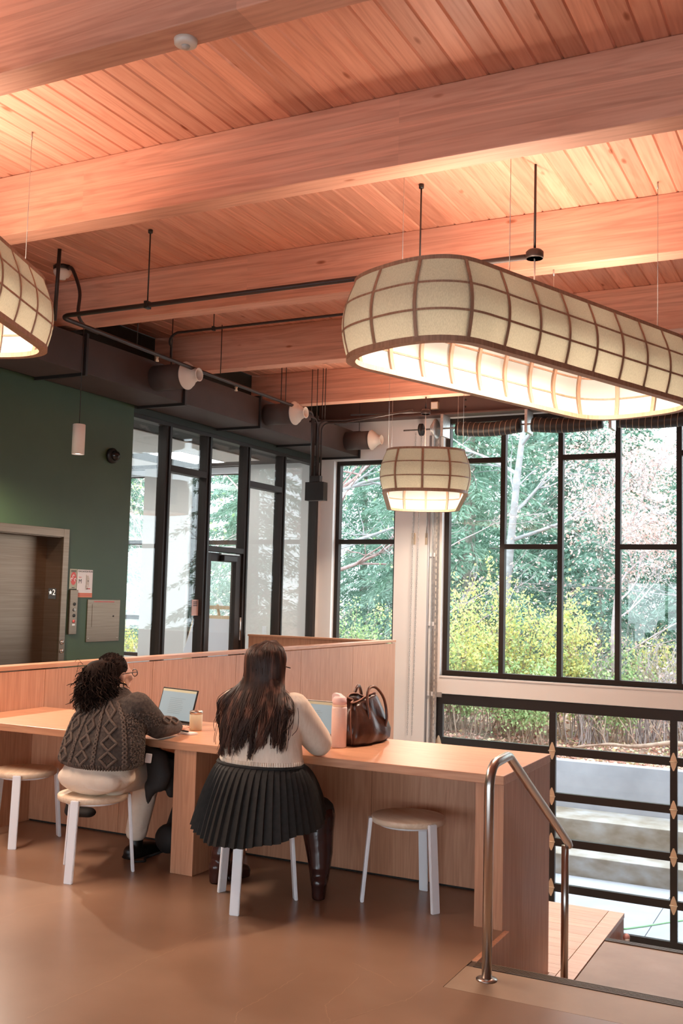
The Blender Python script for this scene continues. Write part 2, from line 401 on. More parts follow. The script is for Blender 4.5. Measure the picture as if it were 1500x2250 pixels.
# ceiling: slab + individual planks
ceil = struct(MB().box(WX - .1, XR, YR, WY + .3, ZC + .032, ZC + .25).build('ceiling', M_dark))
pw = .1425; npl = int((XR - WX) / pw) + 1
pm = MB(); L0, L1 = YR, WY - .005; c = .010
pv = []
for y in (L0, L1): pv += [(-pw / 2, y, .03), (-pw / 2, y, c), (-pw / 2 + c, y, 0), (pw / 2 - c, y, 0), (pw / 2, y, c), (pw / 2, y, .03)]
pm.add(pv, [(k, k + 1, k + 7, k + 6) for k in range(5)] + [(5, 0, 6, 11), (0, 5, 4, 3, 2, 1), (6, 7, 8, 9, 10, 11)])
pme = pm.mesh('plank'); pme.materials.append(M_plank)
for k in range(npl):
    o = bpy.data.objects.new('plank', pme); COL.objects.link(o); o.parent = ceil; o.location = (WX + pw * (k + .5), 0, ZC + rnd.uniform(0, .0015))

for y in (1.5, 3.6, 5.37, 7.52, 9.69, 11.87):
    b = MB().box(WX + .002, XR, y, y + .18, 4.11, ZC - .0005, .006).build('ceiling_beam', M_beam)
    tag(b, 'broad glulam timber beam crossing under the plank ceiling', 'beam', 'glulam ceiling beams')

# left wall: green paint with the lift opening, dark upper band, glazed partition
EY0, EY1, EZ = 6.75, 8.27, 2.11
holed('wall_left', M_green, YR, 9.36, 0, 3.69, [(EY0 - .0, EY1, 0, EZ)], WX, WX - .3, 'Y')
struct(MB().box(WX - .3, WX, YR, WY, 3.69, ZC).build('wall_left_upper', M_dkgreen))
struct(MB().box(WX - .2, WX, 9.362, WY, 3.61, 3.688).build('trim_1', M_dkgreen))
struct(MB().box(WX - .12, WX, 13.93, WY, 0, 3.61).build('wall_left_end', M_white))

# back wall with its windows
BZ0, BZ1 = .47, 4.21
WR, GR = 1.17, 1.08          # right ends of the big window and of the glass door
holes = [(-7.17, -6.13, .47, 3.64), (-5.38, WR, BZ0, BZ1), (-5.47, GR, ZL, .215), (-9.85, -8.79, .47, 3.63), (-12.3, -10.77, .47, 3.63)]
wall_back = holed('wall_back', M_white, -12.5, XR, ZL, ZC + .2, holes, WY, WY + .28, 'X')

def pane_obj(x0, x1, z0, z1, y, parent, m=None):
    return MB().box(x0, x1, y - .004, y + .004, z0, z1).build('pane', m or M_glass, parent)
def bar_x(parent, x0, x1, y0, y1, z0, z1, name): return MB().box(x0, x1, y0, y1, z0, z1, .003).build(name, M_frame, parent)
FY0, FY1 = WY + .10, WY + .20
# big window: staggered transoms
w1 = thing('window_1', None, None, (-2, FY0, BZ0), kind='structure')
mull = [-5.38 + .035, -4.505, -3.675, -2.885, -2.085, -1.28, -.475, .33, 1.135]
bar_x(w1, -5.38, WR, FY0, FY1, BZ0, BZ0 + .07, 'frame_bottom'); bar_x(w1, -5.38, WR, FY0, FY1, BZ1 - .07, BZ1, 'frame_top')
for i, x in enumerate(mull): bar_x(w1, x - .035, x + .035, FY0, FY1, BZ0 + .07, BZ1 - .07, 'mullion')
for i in range(len(mull) - 1):
    a, b = mull[i] + .035, mull[i + 1] - .035; zt = 3.58 if i % 2 == 0 else 2.33
    bar_x(w1, a, b, FY0, FY1, zt - .035, zt + .035, 'transom')
    pane_obj(a, b, BZ0 + .07, zt - .035, FY0 + .06, w1); pane_obj(a, b, zt + .035, BZ1 - .07, FY0 + .06, w1)
MB().box(-5.38, WR, WY - .015, FY0, BZ0 - .025, BZ0).build('sill', M_white, w1)
def simple_window(n, x0, x1, z0, z1, zts, shade=False):
    w = thing('window_%d' % n, None, None, ((x0 + x1) / 2, FY0, z0), kind='structure')
    bar_x(w, x0, x1, FY0, FY1, z0, z0 + .06, 'frame_bottom'); bar_x(w, x0, x1, FY0, FY1, z1 - .06, z1, 'frame_top')
    bar_x(w, x0, x0 + .06, FY0, FY1, z0 + .06, z1 - .06, 'frame_side'); bar_x(w, x1 - .06, x1, FY0, FY1, z0 + .06, z1 - .06, 'frame_side')
    zz = [z0 + .06]
    for z in zts: bar_x(w, x0 + .06, x1 - .06, FY0, FY1, z - .035, z + .035, 'transom'); zz += [z - .035, z + .035]
    zz.append(z1 - .06)
    for k in range(0, len(zz), 2): pane_obj(x0 + .06, x1 - .06, zz[k], zz[k + 1], FY0 + .06, w)
    return w
simple_window(2, -7.17, -6.13, .47, 3.64, [2.40])
for n, x0, x1, zts in ((3, -9.85, -8.79, [2.39]), (4, -12.3, -10.77, [2.39, 1.12])):
    simple_window(n, x0, x1, .47, 3.63, zts)
    rb = thing('roller_blind', 'rolled-up white blind above the window %s' % ('behind the easel' if n == 3 else 'beside the green wall'), 'blind', ((x0 + x1) / 2, WY + .06, 3.5))
    MB().box(x0 + .01, x1 - .01, WY + .02, WY + .09, 3.50, 3.61, .008).build('cassette', M_whitep, rb)
    MB().tube([(x0 + .02, WY + .055, 3.495), (x1 - .02, WY + .055, 3.495)], .012).build('bottom_bar', M_frame, rb)

# sectional glass door below the big window
gd = thing('door_1', None, None, (-2, WY + .02, ZL), kind='structure')
gy0, gy1 = WY + .02, WY + .08
rails = [(.065, .207), (-.51, -.40), (-1.115, -1.01), (-1.715, -1.61), (-2.315, -2.21), (ZL + .01, ZL + .13)]
stiles = [-5.40, -3.735, -2.145, -.555, 1.035]
for a, b in rails: MB().box(-5.47, GR, gy0, gy1, a, b, .004).build('rail', M_gdoor, gd)
for i, x in enumerate(stiles):
    w = .07 if i == 0 else .045
    for (a, b), (c2, d2) in zip(rails, rails[1:]): MB().box(x - w, x + w, gy0 + .001, gy1 - .001, d2, a).build('stile', M_gdoor, gd)
for i in range(len(stiles) - 1):
    x0 = stiles[i] + (.07 if i == 0 else .045); x1 = stiles[i + 1] - .045
    for (a, b), (c2, d2) in zip(rails, rails[1:]): pane_obj(x0, x1, d2, a, (gy0 + gy1) / 2, gd)
def hinge(x, z, up=True, dn=True):
    m = MB(); y = gy0 - .006
    for s in ([1] if up else []) + ([-1] if dn else []):
        m.add([(x - .045, y, z), (x + .045, y, z), (x + .03, y, z + s * .06), (x + .008, y, z + s * .115), (x - .008, y, z + s * .115), (x - .03, y, z + s * .06)] +
              [(x - .045, gy0, z), (x + .045, gy0, z), (x + .03, gy0, z + s * .06), (x + .008, gy0, z + s * .115), (x - .008, gy0, z + s * .115), (x - .03, gy0, z + s * .06)],
              [(0, 1, 2, 3, 4, 5)] + [(k, (k + 1) % 6, 6 + (k + 1) % 6, 6 + k) for k in range(6)])
    m.tube([(x - .05, y - .006, z), (x + .05, y - .006, z)], .008, 6)
    m.build('hinge', M_brass, gd)
for x in stiles[1:]:
    for a, b in rails[1:5]: hinge(x, (a + b) / 2 + .0)
for dx in (-.045, .035): hinge(-5.42 + dx, -.50, True, False)
MB().box(-5.55, -5.34, gy0 - .03, gy0, .16, .23).build('top_bracket', M_galv, gd)
MB().box(-5.55, -5.34, gy0 - .03, gy0, -.53, -.505).build('side_bracket', M_galv, gd)

# glazed partition with its door
w5 = thing('window_5', None, None, (WX - .06, 11.6, 0), kind='structure')
def fbar(y0, y1, z0, z1, name, x0=WX - .13, x1=WX + .0, p=None, m=None): return MB().box(x0, x1, y0, y1, z0, z1, .003).build(name, m or M_frame, p or w5)
MY = [9.36, 10.06, 10.93, 11.88, 12.86, 13.93]
fbar(9.36, 13.93, 3.56, 3.61, 'frame_top'); fbar(9.36, 10.90, 0, .06, 'frame_bottom'); fbar(11.95, 13.93, 0, .06, 'frame_bottom')
for y in MY[1:5]:
    fbar(y - .055, y + .055, 0, 3.56, 'mullion')
    MB().box(WX, WX + .02, y - .012, y + .012, 0, 3.56).build('mullion_fin', M_black, w5)
fbar(13.85, 13.93, 0, 3.56, 'mullion')
for (a, b, z) in ((10.115, 10.875, 3.06), (11.935, 12.805, 3.07)):
    fbar(a, b, z - .04, z + .04, 'transom')
fbar(10.985, 11.825, 2.10, 2.17, 'door_head')
def gp(y0, y1, z0, z1, p=w5): return MB().box(WX - .07, WX - .058, y0, y1, z0, z1).build('pane', M_glass2, p)
gp(9.36, 10.005, .06, 3.56); gp(10.115, 10.875, .06, 3.02); gp(10.115, 10.875, 3.10, 3.56); gp(10.985, 11.825, 2.17, 3.56)
gp(11.935, 12.805, .06, 3.03); gp(11.935, 12.805, 3.11, 3.56); gp(12.915, 13.85, .06, 3.56)
d2 = thing('door_2', None, None, (WX - .06, 11.4, 0), kind='structure')
fbar(10.985, 11.095, .01, 2.09, 'stile', WX - .11, WX - .03, d2); fbar(11.69, 11.825, .01, 2.09, 'stile', WX - .11, WX - .03, d2)
fbar(11.095, 11.69, 1.98, 2.09, 'rail', WX - .11, WX - .03, d2); fbar(11.095, 11.69, .01, .22, 'rail', WX - .11, WX - .03, d2)
gp(11.095, 11.69, .22, 1.98, d2)
dc = MB().box(WX - .03, WX + .035, 11.30, 11.62, 1.985, 2.06, .006).build('door_closer', M_black, d2)
MB().obox((WX + .04, 11.42, 2.075), (.012, .22, .008)).build('closer_arm', M_galv, dc)
MB().tube([(WX + .03, 11.745, .95), (WX + .03, 11.745, 1.25)], .012).build('pull_handle', M_rail, d2)

# room behind the glass
struct(MB().box(-12.5, WX - .31, 6.0, 14, -.3, 0).build('floor_meeting_room', noisy('carpet_grey', [(.3, (.2, .19, .18)), (.7, (.27, .26, .25))], (40, 40, 40), 1, rough=.9)))
holed('wall_meeting_room', M_white, 6, 14.28, -.3, 3.7, [(8.5, 12.5, .9, 2.3)], -12.6, -12.5, 'Y')
struct(MB().box(-12.5, WX - .31, 6, 6.1, 0, 3.7).build('wall_meeting_room_front', M_white))
cr = struct(MB().box(-12.5, WX - .22, 6, 14, 3.63, 3.7).build('ceiling_meeting_room', M_dark))
M_tile = noisy('acoustic_tile', [(.3, (.72, .68, .63)), (.7, (.78, .74, .70))], (60, 60, 60), 1, rough=.9)
M_led = mat('led_panel', (1, 1, 1), .5, emit=(1.0, .98, .95), es=9.0)
LP = [(-9.39, 12.72), (-9.39, 10.28), (-10.9, 11.5), (-8.2, 9.06), (-10.9, 9.06)]
tx0, ty0, tw, tl = -12.45, 6.15, .61, 1.22
tm = MB().box(.004, tw - .004, .004, tl - .004, 0, .012).mesh('tile'); tm.materials.append(M_tile)
for i in range(8):
    for j in range(7):
        x, y = tx0 + i * tw, ty0 + j * tl
        if x + tw > WX - .22 or y + tl > 14: continue
        if any(abs(x + tw / 2 - a) < .32 and abs(y + tl / 2 - b) < .62 for a, b in LP): continue
        o = bpy.data.objects.new('ceiling_tile', tm); COL.objects.link(o); o.parent = cr; o.location = (x, y, 3.612)
for a, b in LP:
    i = round((a - tw / 2 - tx0) / tw); j = round((b - tl / 2 - ty0) / tl); x, y = tx0 + i * tw, ty0 + j * tl
    t = thing('ceiling_panel_light', 'flat glowing white panel set in the meeting room ceiling', 'light', (x + tw / 2, y + tl / 2, 3.6), group='meeting room panel lights')
    MB().box(x + .004, x + tw - .004, y + .004, y + tl - .004, 3.606, 3.626).build('frame', M_whitep, t)
    MB().box(x + .03, x + tw - .03, y + .03, y + tl - .03, 3.600, 3.606).build('diffuser', M_led, t)

# other walls (beyond the picture): windows let daylight in behind the camera
M_rear = mat('brown_rear_wall', (.20, .15, .12), .8)
struct(MB().box(XR, XR + .3, YR, WY + .28, ZL, ZC + .2).build('wall_right', M_rear))
holed('wall_rear', M_rear, WX - .3, XR, 0, ZC + .2, [(-6.6, -1.6, .15, 2.2), (-1.2, 4.4, .15, 2.2)], YR, YR - .3, 'X')
for n, (x0, x1) in ((6, (-6.6, -1.6)), (7, (-1.2, 4.4))):
    w = thing('window_%d' % n, None, None, ((x0 + x1) / 2, YR - .15, .5), kind='structure')
    for k in range(5):
        x = x0 + .04 + (x1 - x0 - .08) * k / 4; MB().box(x - .04, x + .04, YR - .2, YR - .1, .15, 2.2).build('mullion', M_frame, w)
struct(MB().box(-5.30, -5.25, 5.75, 12.02, ZL, -.302).build('wall_lower_left', M_white))
struct(MB().box(WX, -5.25, 11.98, 12.028, ZL, -.301).build('wall_lower_back', M_white))
struct(MB().box(-5.2, XR, 4.30, 4.40, ZL, -.31).build('wall_lower_front', M_white))

# steel beam over the window wall
sb = thing('steel_beam', 'dark brown steel channel beam along the top of the window wall', 'beam', (-1, 13.88, 4.23))
MB().box(WX + .01, XR, 13.86, 13.90, 4.24, ZC - .001).build('web', M_steelbeam, sb)
MB().box(WX + .01, XR, 13.76, 13.995, 4.215, 4.24, .003).build('flange', M_steelbeam, sb)
for k in range(9):
    for z in (4.33, 4.43): MB().tube([(-5.0 + k * .95, 13.85, z), (-5.0 + k * .95, 13.86, z)], .014, 6).build('bolt', M_black, sb)

# ================================================================== OBJECTS
# guard wall with oak panels behind the desk
GX = -5.22; GT = 1.035
g = thing('guard_wall', 'long oak panelled guard wall with capping rail behind the desk', 'partition', (GX - .05, 8, 0))
MB().box(GX - .10, GX - .02, .5, 12.02, 0, .985).build('core', M_dark, g)
ys = [.62, 1.9, 3.18, 4.455, 5.73, 7.0, 8.28, 9.55, 10.80, 12.02]
for a, b in zip(ys, ys[1:]): MB().box(GX - .02, GX, a + .002, b - .002, .0 if b < 5.8 else ZL + .01, .995, .001).build('panel', M_oakz, g)
MB().box(GX - .115, GX + .004, .5, 12.03, 1.004, GT, .003).build('capping', wood('oak_cap', (.52, .245, .135), (.60, .30, .17), (.66, .35, .21), axis=1, rough=.32, grain=1.6, var=0), g)
g = thing('return_guard_wall', 'short plywood guard wall running from the glass partition to the long guard', 'partition', (-6.3, 12.0, 0))
MB().box(WX + .03, GX - .12, 11.97, 12.02, 0, 1.0).build('panel', M_oakz, g)
MB().box(WX + .03, GX - .12, 11.94, 12.03, 1.001, 1.025, .002).build('capping', M_oakx, g)

# desk
DZ, DX0, DX1, DY0, DY1 = .73, GX + .006, -1.535, 4.88, 5.73
dk = thing('long_desk', 'long built-in oak desk the two women sit at', 'desk', (-3.3, 5.3, 0))
MB().box(DX0, DX1, DY0, DY1, DZ - .045, DZ, .003).build('desk_top', M_oakx, dk)
MB().box(DX0, DX0 + .15, DY0 + .02, DY1, 0, DZ - .046, .002).build('end_panel', M_oakz, dk)
MB().box(-3.475, -3.325, DY0 + .012, 5.455, 0, DZ - .046, .002).build('leg_panel', M_oakz, dk)
MB().box(-1.68, DX1 - .029, DY0 + .012, DY1, .0, DZ - .046).box(DX1 - .029, DX1 - .003, 4.902, DY1, -.448, DZ - .046).box(DX1 - .029, DX1 - .003, DY0 + .012, 4.902, .0, DZ - .046).build('end_panel', M_oakz, dk)
xs = [DX0 + .151, -4.3, -3.476]
for a, b in ((DX0 + .151, -4.3), (-4.3, -3.476), (-3.324, -2.5), (-2.5, -1.681)): MB().box(a + .001, b - .001, 5.46, 5.49, .012, DZ - .046).build('modesty_panel', M_oakz, dk)
MB().box(DX0 + .151, -1.681, 5.47, 5.50, 0, .012).build('plinth', M_dark, dk)

# stools
def make_stool():
    t = thing('stool', 'x', 'stool', (0, 0, 0), group='round three-legged stools at the desk')
    MB().lathe([(0, .405), (.17, .405), (.188, .408), (.194, .414), (.194, .434), (.190, .440), (0, .440)], 48).build('seat', M_ash, t, local=True)
    for k in range(3):
        a = 2 * PI * k / 3; m = MB()
        c, s = math.cos(a), math.sin(a); R = Matrix(((c, -s, 0), (s, c, 0), (0, 0, 1)))
        w, th = .025, .009
        v = []
        for (r, z) in ((.196, .43), (.197, .405), (.232, 0)):
            for dr in (-th, th):
                for w_ in (-w, w): v.append(R @ Vector((r + dr + .004, w_, z)))
        m.add(v, [(0, 2, 3, 1), (8, 9, 11, 10)] + [q for b in (0, 4) for q in ((b, b + 1, b + 5, b + 4), (b + 2, b + 6, b + 7, b + 3), (b, b + 4, b + 6, b + 2), (b + 1, b + 3, b + 7, b + 5))])
        bm = bmesh.new(); me = m.mesh('t'); bm.from_mesh(me); bpy.data.meshes.remove(me)
        bmesh.ops.recalc_face_normals(bm, faces=bm.faces)
        bmesh.ops.bevel(bm, geom=[e for e in bm.edges if len(e.link_faces) == 2 and e.calc_face_angle() > .6], offset=.003, segments=2, affect='EDGES')
        lg = MB().bm(bm).build('leg', M_whitep, t, local=True)
    MB().tube([(.15 * math.cos(2 * PI * k / 48), .15 * math.sin(2 * PI * k / 48), .398) for k in range(48)], .006, 6, closed=True).build('underframe', M_whitep, t, local=True)
    return t
s0 = make_stool()
ST = [(-4.70, 5.02, 210 + 90, 'empty round stool with white legs beside the black-haired woman in cable knit'),
      (-3.85, 4.656, 282, 'round white-legged stool under the woman in the cable knit sweater'),
      (-2.803, 4.661, 282, 'round white-legged stool under the woman in the pleated skirt'),
      (-2.115, 5.09, 330, 'empty round stool with white legs tucked near the stair handrail')]
for i, (x, y, a, lab) in enumerate(ST):
    o = s0 if i == 0 else copy_tree(s0); put(o, (x, y, 0), math.radians(a)); o['label'] = lab

# stair handrail
RX = -1.40
hr = thing('handrail', 'brushed steel stair handrail with two posts', 'handrail', (RX, 4.25, 0))
p = [(RX, 4.25, 0), (RX, 4.25, .78)] + arc((RX, 4.35, .78), (0, -.10, 0), (0, 0, .10), 0, PI / 2 * .9, 6)[1:] + [(RX, 4.50, .885)]
p += [(RX, 4.53, .878), (RX, 5.60, .29), (RX, 5.62, .27)]
MB().tube(p, .021, 14).build('rail', M_rail, hr)
MB().tube([(RX - .02, 5.615, .27), (RX - .02, 5.615, -.449)], .020, 14).build('post', M_rail, hr)
MB().lathe([(.0, 0), (.045, 0), (.045, .004), (.022, .008)], 20, (RX, 4.25, 0)).build('base_flange', M_rail, hr)

# lift
ev = thing('door_3', None, None, (WX - .1, 7.5, 0), kind='structure')
fr = MB().box(WX, WX + .02, EY1, EY1 + .085, 0, EZ + .085, .002).box(WX, WX + .02, EY0 - .085, EY1, EZ, EZ + .085, .002).box(WX, WX + .02, EY0 - .085, EY0, 0, EZ, .002)
fr.build('frame', M_steel, ev)
MB().box(WX - .2, WX, EY1 - .006, EY1 - .001, 0, EZ).build('jamb', M_steel, ev)
MB().box(WX - .2, WX, EY0, EY1 - .007, EZ - .007, EZ - .001).build('head', M_steel, ev)
MB().box(WX - .225, WX - .2, EY0, (EY0 + EY1) / 2 - .002, .005, EZ).build('leaf', M_steel, ev); MB().box(WX - .225, WX - .2, (EY0 + EY1) / 2 + .002, EY1, .005, EZ).build('leaf', M_steel, ev)
for z in (1.02, .93): MB().lathe([(0, .012), (.022, .01), (.024, 0)], 16, (WX + .02, EY1 + .042, z), Matrix.Rotation(PI / 2, 3, 'Y')).build('call_button', M_rail, ev)
def text_mesh(s, size, m, parent, origin, ux, uz, name='lettering', align='CENTER'):
    c = bpy.data.curves.new('t', 'FONT'); c.body = s; c.size = size; c.align_x = align; c.align_y = 'CENTER'; c.extrude = .0008
    t = bpy.data.objects.new('t', c); COL.objects.link(t); dg = bpy.context.evaluated_depsgraph_get(); dg.update()
    me = bpy.data.meshes.new_from_object(t.evaluated_get(dg)); bpy.data.objects.remove(t, do_unlink=True)
    ux, uz = Vector(ux), Vector(uz); n = ux.cross(uz); R = Matrix((ux, uz, n)).transposed().to_4x4(); R.translation = Vector(origin)
    me.transform(R); me.materials.clear(); me.materials.append(m); return place(name, me, parent)
M_ink = mat('ink', (.03, .03, .03), .7); M_paper = mat('paper', (.80, .76, .74), .7); M_redp = mat('sign_red', (.62, .10, .09), .6); M_wink = mat('white_ink', (.85, .85, .85), .6); M_orange = mat('sign_orange', (.70, .24, .13), .6); M_beigep = mat('sign_beige', (.42, .40, .30), .6)
# floor plate on the jamb (faces the camera side)
fp = thing('floor_number_plate', 'small black plate with white star and number two on lift jamb', 'sign', (WX - .09, EY1 - .012, 1.5))
cx, cy, cz = WX - .095, EY1 - .0065, 1.52
MB().box(cx - .05, cx + .05, cy - .005, cy, cz - .055, cz + .055, .001).build('plate', M_ink, fp)
sv = [];
for k in range(10):
    r = .026 if k % 2 == 0 else .0105; a = PI / 2 + k * PI / 5; sv.append((cx - .021 + r * math.cos(a), cy - .0058, cz + .012 + r * math.sin(a)))
MB().add(sv, [tuple(range(10))]).build('star', M_wink, fp)
text_mesh('2', .085, M_wink, fp, (cx + .025, cy - .0056, cz + .012), (1, 0, 0), (0, 0, 1))
U, V_ = (0, 1, 0), (0, 0, 1)     # text on the left wall reads along +Y
def sheet(name, lab, y0, y1, z0, z1, m, cat='sign', th=.006):
    t = thing(name, lab, cat, (WX + .003, (y0 + y1) / 2, z0)); MB().box(WX + .0005, WX + th, y0, y1, z0, z1, .001).build('board', m, t); return t
s = sheet('fire_notice', 'small green and red notice above the lift button column', 8.405, 8.515, 1.575, 1.785, M_beigep)
dv = [(WX + .0068, 8.46 + .045 * math.cos(a), 1.685 + .07 * math.sin(a)) for a in [k * PI / 12 for k in range(24)]]
MB().add(dv, [tuple(range(24))]).build('red_emblem', M_redp, s)
for (dy, dz, r) in ((-.026, -.012, .013), (.0, .022, .012), (.028, -.014, .013)):
    MB().tube([(WX + .0075, 8.46 + dy + r * math.cos(a), 1.685 + dz + r * 1.3 * math.sin(a)) for a in [k * PI / 7 for k in range(11)]], .0028, 5).build('flame_mark', M_wink, s)
for z in (1.765, 1.752): MB().box(WX + .006, WX + .0072, 8.42, 8.50, z, z + .006).build('print_line', M_ink, s)
MB().box(WX + .006, WX + .0072, 8.44, 8.48, 1.586, 1.592).build('print_line', M_ink, s)
s = sheet('evacuation_sign', 'white evacuation plan sign with orange foot on green wall', 8.525, 8.765, 1.487, 1.782, M_paper)
text_mesh('EVACUATION PLAN', .026, M_ink, s, (WX + .0062, 8.645, 1.762), U, V_)
text_mesh('M', .066, M_ink, s, (WX + .0062, 8.565, 1.655), U, V_)
MB().box(WX + .006, WX + .0075, 8.525, 8.765, 1.487, 1.535).build('orange_band', M_orange, s)
for z in (1.520, 1.505): MB().box(WX + .0075, WX + .008, 8.54, 8.75, z, z + .005).build('print_line', M_redp, s)
for (a, b, c_, d) in ((8.66, 8.70, 1.62, 1.72), (8.65, 8.69, 1.57, 1.615), (8.70, 8.71, 1.60, 1.70), (8.655, 8.665, 1.60, 1.73)): MB().box(WX + .006, WX + .0072, a, b, c_, d).build('plan_drawing', mat('plan_ink', (.62, .55, .48), .7), s)
MB().box(WX + .006, WX + .0072, 8.685, 8.70, 1.655, 1.67).build('plan_mark', M_ink, s); MB().box(WX + .006, WX + .0072, 8.67, 8.73, 1.575, 1.585).build('plan_mark', M_redp, s)
MB().box(WX + .006, WX + .0072, 8.54, 8.585, 1.697, 1.703).build('print_line', M_redp, s)
# lift call station
s = thing('call_station', 'tall beige lift call station with round buttons on green wall', 'control panel', (WX + .02, 8.465, 1.1))
MB().box(WX + .0005, WX + .022, 8.408, 8.525, 1.10, 1.565, .003).build('faceplate', M_steel, s)
for z, m in ((1.415, M_ink), (1.355, M_ink), (1.295, M_ink), (1.235, M_redp)): MB().lathe([(0, .008), (.016, .008), (.018, 0)], 16, (WX + .022, 8.475, z), Matrix.Rotation(PI / 2, 3, 'Y')).build('button', m, s)
MB().tube([(WX + .031, 8.475 + .011 * math.cos(a), 1.355 + .011 * math.sin(a)) for a in [k * PI / 6 for k in range(12)]], .002, 5, closed=True).build('lit_ring', M_wink, s)
MB().box(WX + .022, WX + .0235, 8.455, 8.495, 1.190, 1.208).build('button_label', M_wink, s)
# service panel
s = thing('access_panel', 'square steel access panel with small keyhole low on green wall', 'wall panel', (WX + .01, 8.97, 1.01))
MB().box(WX + .0005, WX + .010, 8.70, 9.245, 1.01, 1.465, .002).build('frame_plate', M_steel, s)
dp = MB().box(WX + .010, WX + .013, 8.775, 9.17, 1.17, 1.415, .001).build('door', M_steel, s)
MB().lathe([(0, .006), (.009, .005), (.01, 0)], 12, (WX + .013, 9.13, 1.285), Matrix.Rotation(PI / 2, 3, 'Y')).build('lock', M_ink, dp)
MB().box(WX + .010, WX + .011, 8.80, 9.14, 1.437, 1.447).build('print_line', M_redp, s)
for y in (8.73, 9.21): MB().lathe([(0, .004), (.008, .003), (.009, 0)], 10, (WX + .010, y, 1.045), Matrix.Rotation(PI / 2, 3, 'Y')).build('screw', M_galv, s)
# dome camera
s = thing('dome_camera', 'black dome security camera on the green wall near the glass', 'camera', (WX, 8.99, 3.06))
MB().lathe([(.085, 0), (.085, .03), (.06, .05)], 24, (WX + .0005, 8.99, 3.06), Matrix.Rotation(PI / 2, 3, 'Y')).build('base', M_black, s)
MB().lathe([(.06, .04), (.055, .075), (.035, .10), (0, .112)], 20, (WX, 8.99, 3.06), Matrix.Rotation(PI / 2, 3, 'Y')).build('dome', mat('smoked_dome', (.02, .02, .02), .12), s)

# white cylinder pendants by the lift
def cyl_pendant(x, y, lab, e=40, sz=1.1):
    t = thing('cylinder_pendant', lab, 'pendant lamp', (x, y, 2.86), group='white cylinder pendants')
    MB().lathe([(.052, .012), (.056, 0), (.060, 0), (.060, .285), (.055, .29), (0, .29)], 28, (x, y, 2.86)).build('housing', M_cream, t)
    MB().lathe([(0, .010), (.052, .012)], 24, (x, y, 2.86)).build('lens', mat('lens_glow', (1, 1, 1), .4, emit=(1, .95, .92), es=6), t)
    MB().tube([(x, y, 3.15), (x, y, ZC)], .004, 6).build('cord', M_black, t)
    l = bpy.data.lights.new('pendant_bulb', 'SPOT'); l.energy = e; l.color = (1, .88, .74); l.spot_size = sz; l.spot_blend = .6; l.shadow_soft_size = .04
    lo = bpy.data.objects.new('pendant_bulb', l); COL.objects.link(lo); lo.parent = t; lo.location = (0, 0, -.012)
cyl_pendant(-6.65, 7.60, 'white cylinder pendant hanging on black cord before the green wall')
cyl_pendant(-6.70, 6.36, 'white cylinder pendant hanging on cord in front of the lift doors', 380, 2.9)

# duct with flanges and jet nozzles
du = thing('air_duct', 'long dark rectangular air duct along the top of the left wall', 'duct', (-7.06, 9, 3.69))
dx0, dx1, dz0, dz1 = -7.37, -6.75, 3.69, 4.05
fy = [1.3, 2.95, 4.55, 6.15, 7.75, 9.42, 11.06, 12.6, 13.98]
for a, b in zip(fy, fy[1:]): MB().box(dx0, dx1, a + .016, b - .016, dz0, dz1, .004).build('duct_section', M_duct, du)
for y in fy[1:]: MB().box(dx0 - .01, dx1 + .03, y - .016, y + .016, dz0 - .03, dz1 + .03, .003).build('flange', M_black, du)
RY = Matrix.Rotation(PI / 2, 3, 'Y')
def nozzle(y, lab):
    t = thing('jet_nozzle', lab, 'air nozzle', (-6.5, y, 3.86), group='white jet nozzles on the duct')
    c = Vector((dx1 + .002, y, 3.865))
    MB().lathe([(.135, .0), (.135, .40), (.12, .40)], 32, c, RY).build('collar', M_duct, t)
    MB().lathe([(.12, .40), (.148, .402), (.150, .412), (.135, .425), (.128, .445), (.105, .455), (.098, .475), (.088, .485), (.082, .50), (.060, .545), (.072, .56), (.072, .568), (.058, .568), (.052, .50), (.05, .44)], 36, c, RY).build('nozzle_cone', M_cream, t)
    MB().lathe([(0, .445), (.05, .44)], 24, c, RY).build('throat', M_duct, t)
    MB().lathe([(0, .135), (.012, .137), (.012, .145), (0, .147)], 10, c + Vector((.10, -.06, -.12)), None).build('screw_cap', M_galv, t)
    MB().tube([c + Vector((.2, 0, .13)), (c.x + .2, y, ZC if all(not (b_ - .05 < y < b_ + .23) for b_ in (7.52, 9.69, 11.87)) else 4.11)], .006, 6).build('hanger_rod', M_pipe, t)
def ny(px_, py_): return at(px_, py_, X=-6.24).y
nozzle(at(422, 828, X=-6.27).y, 'white jet nozzle on the duct above the start of the glass partition')
nozzle(at(658, 912, X=-6.27).y, 'white jet nozzle on the duct beside the vertical conduits')
nozzle(at(826, 971, X=-6.27).y, 'white jet nozzle at the window end of the duct')

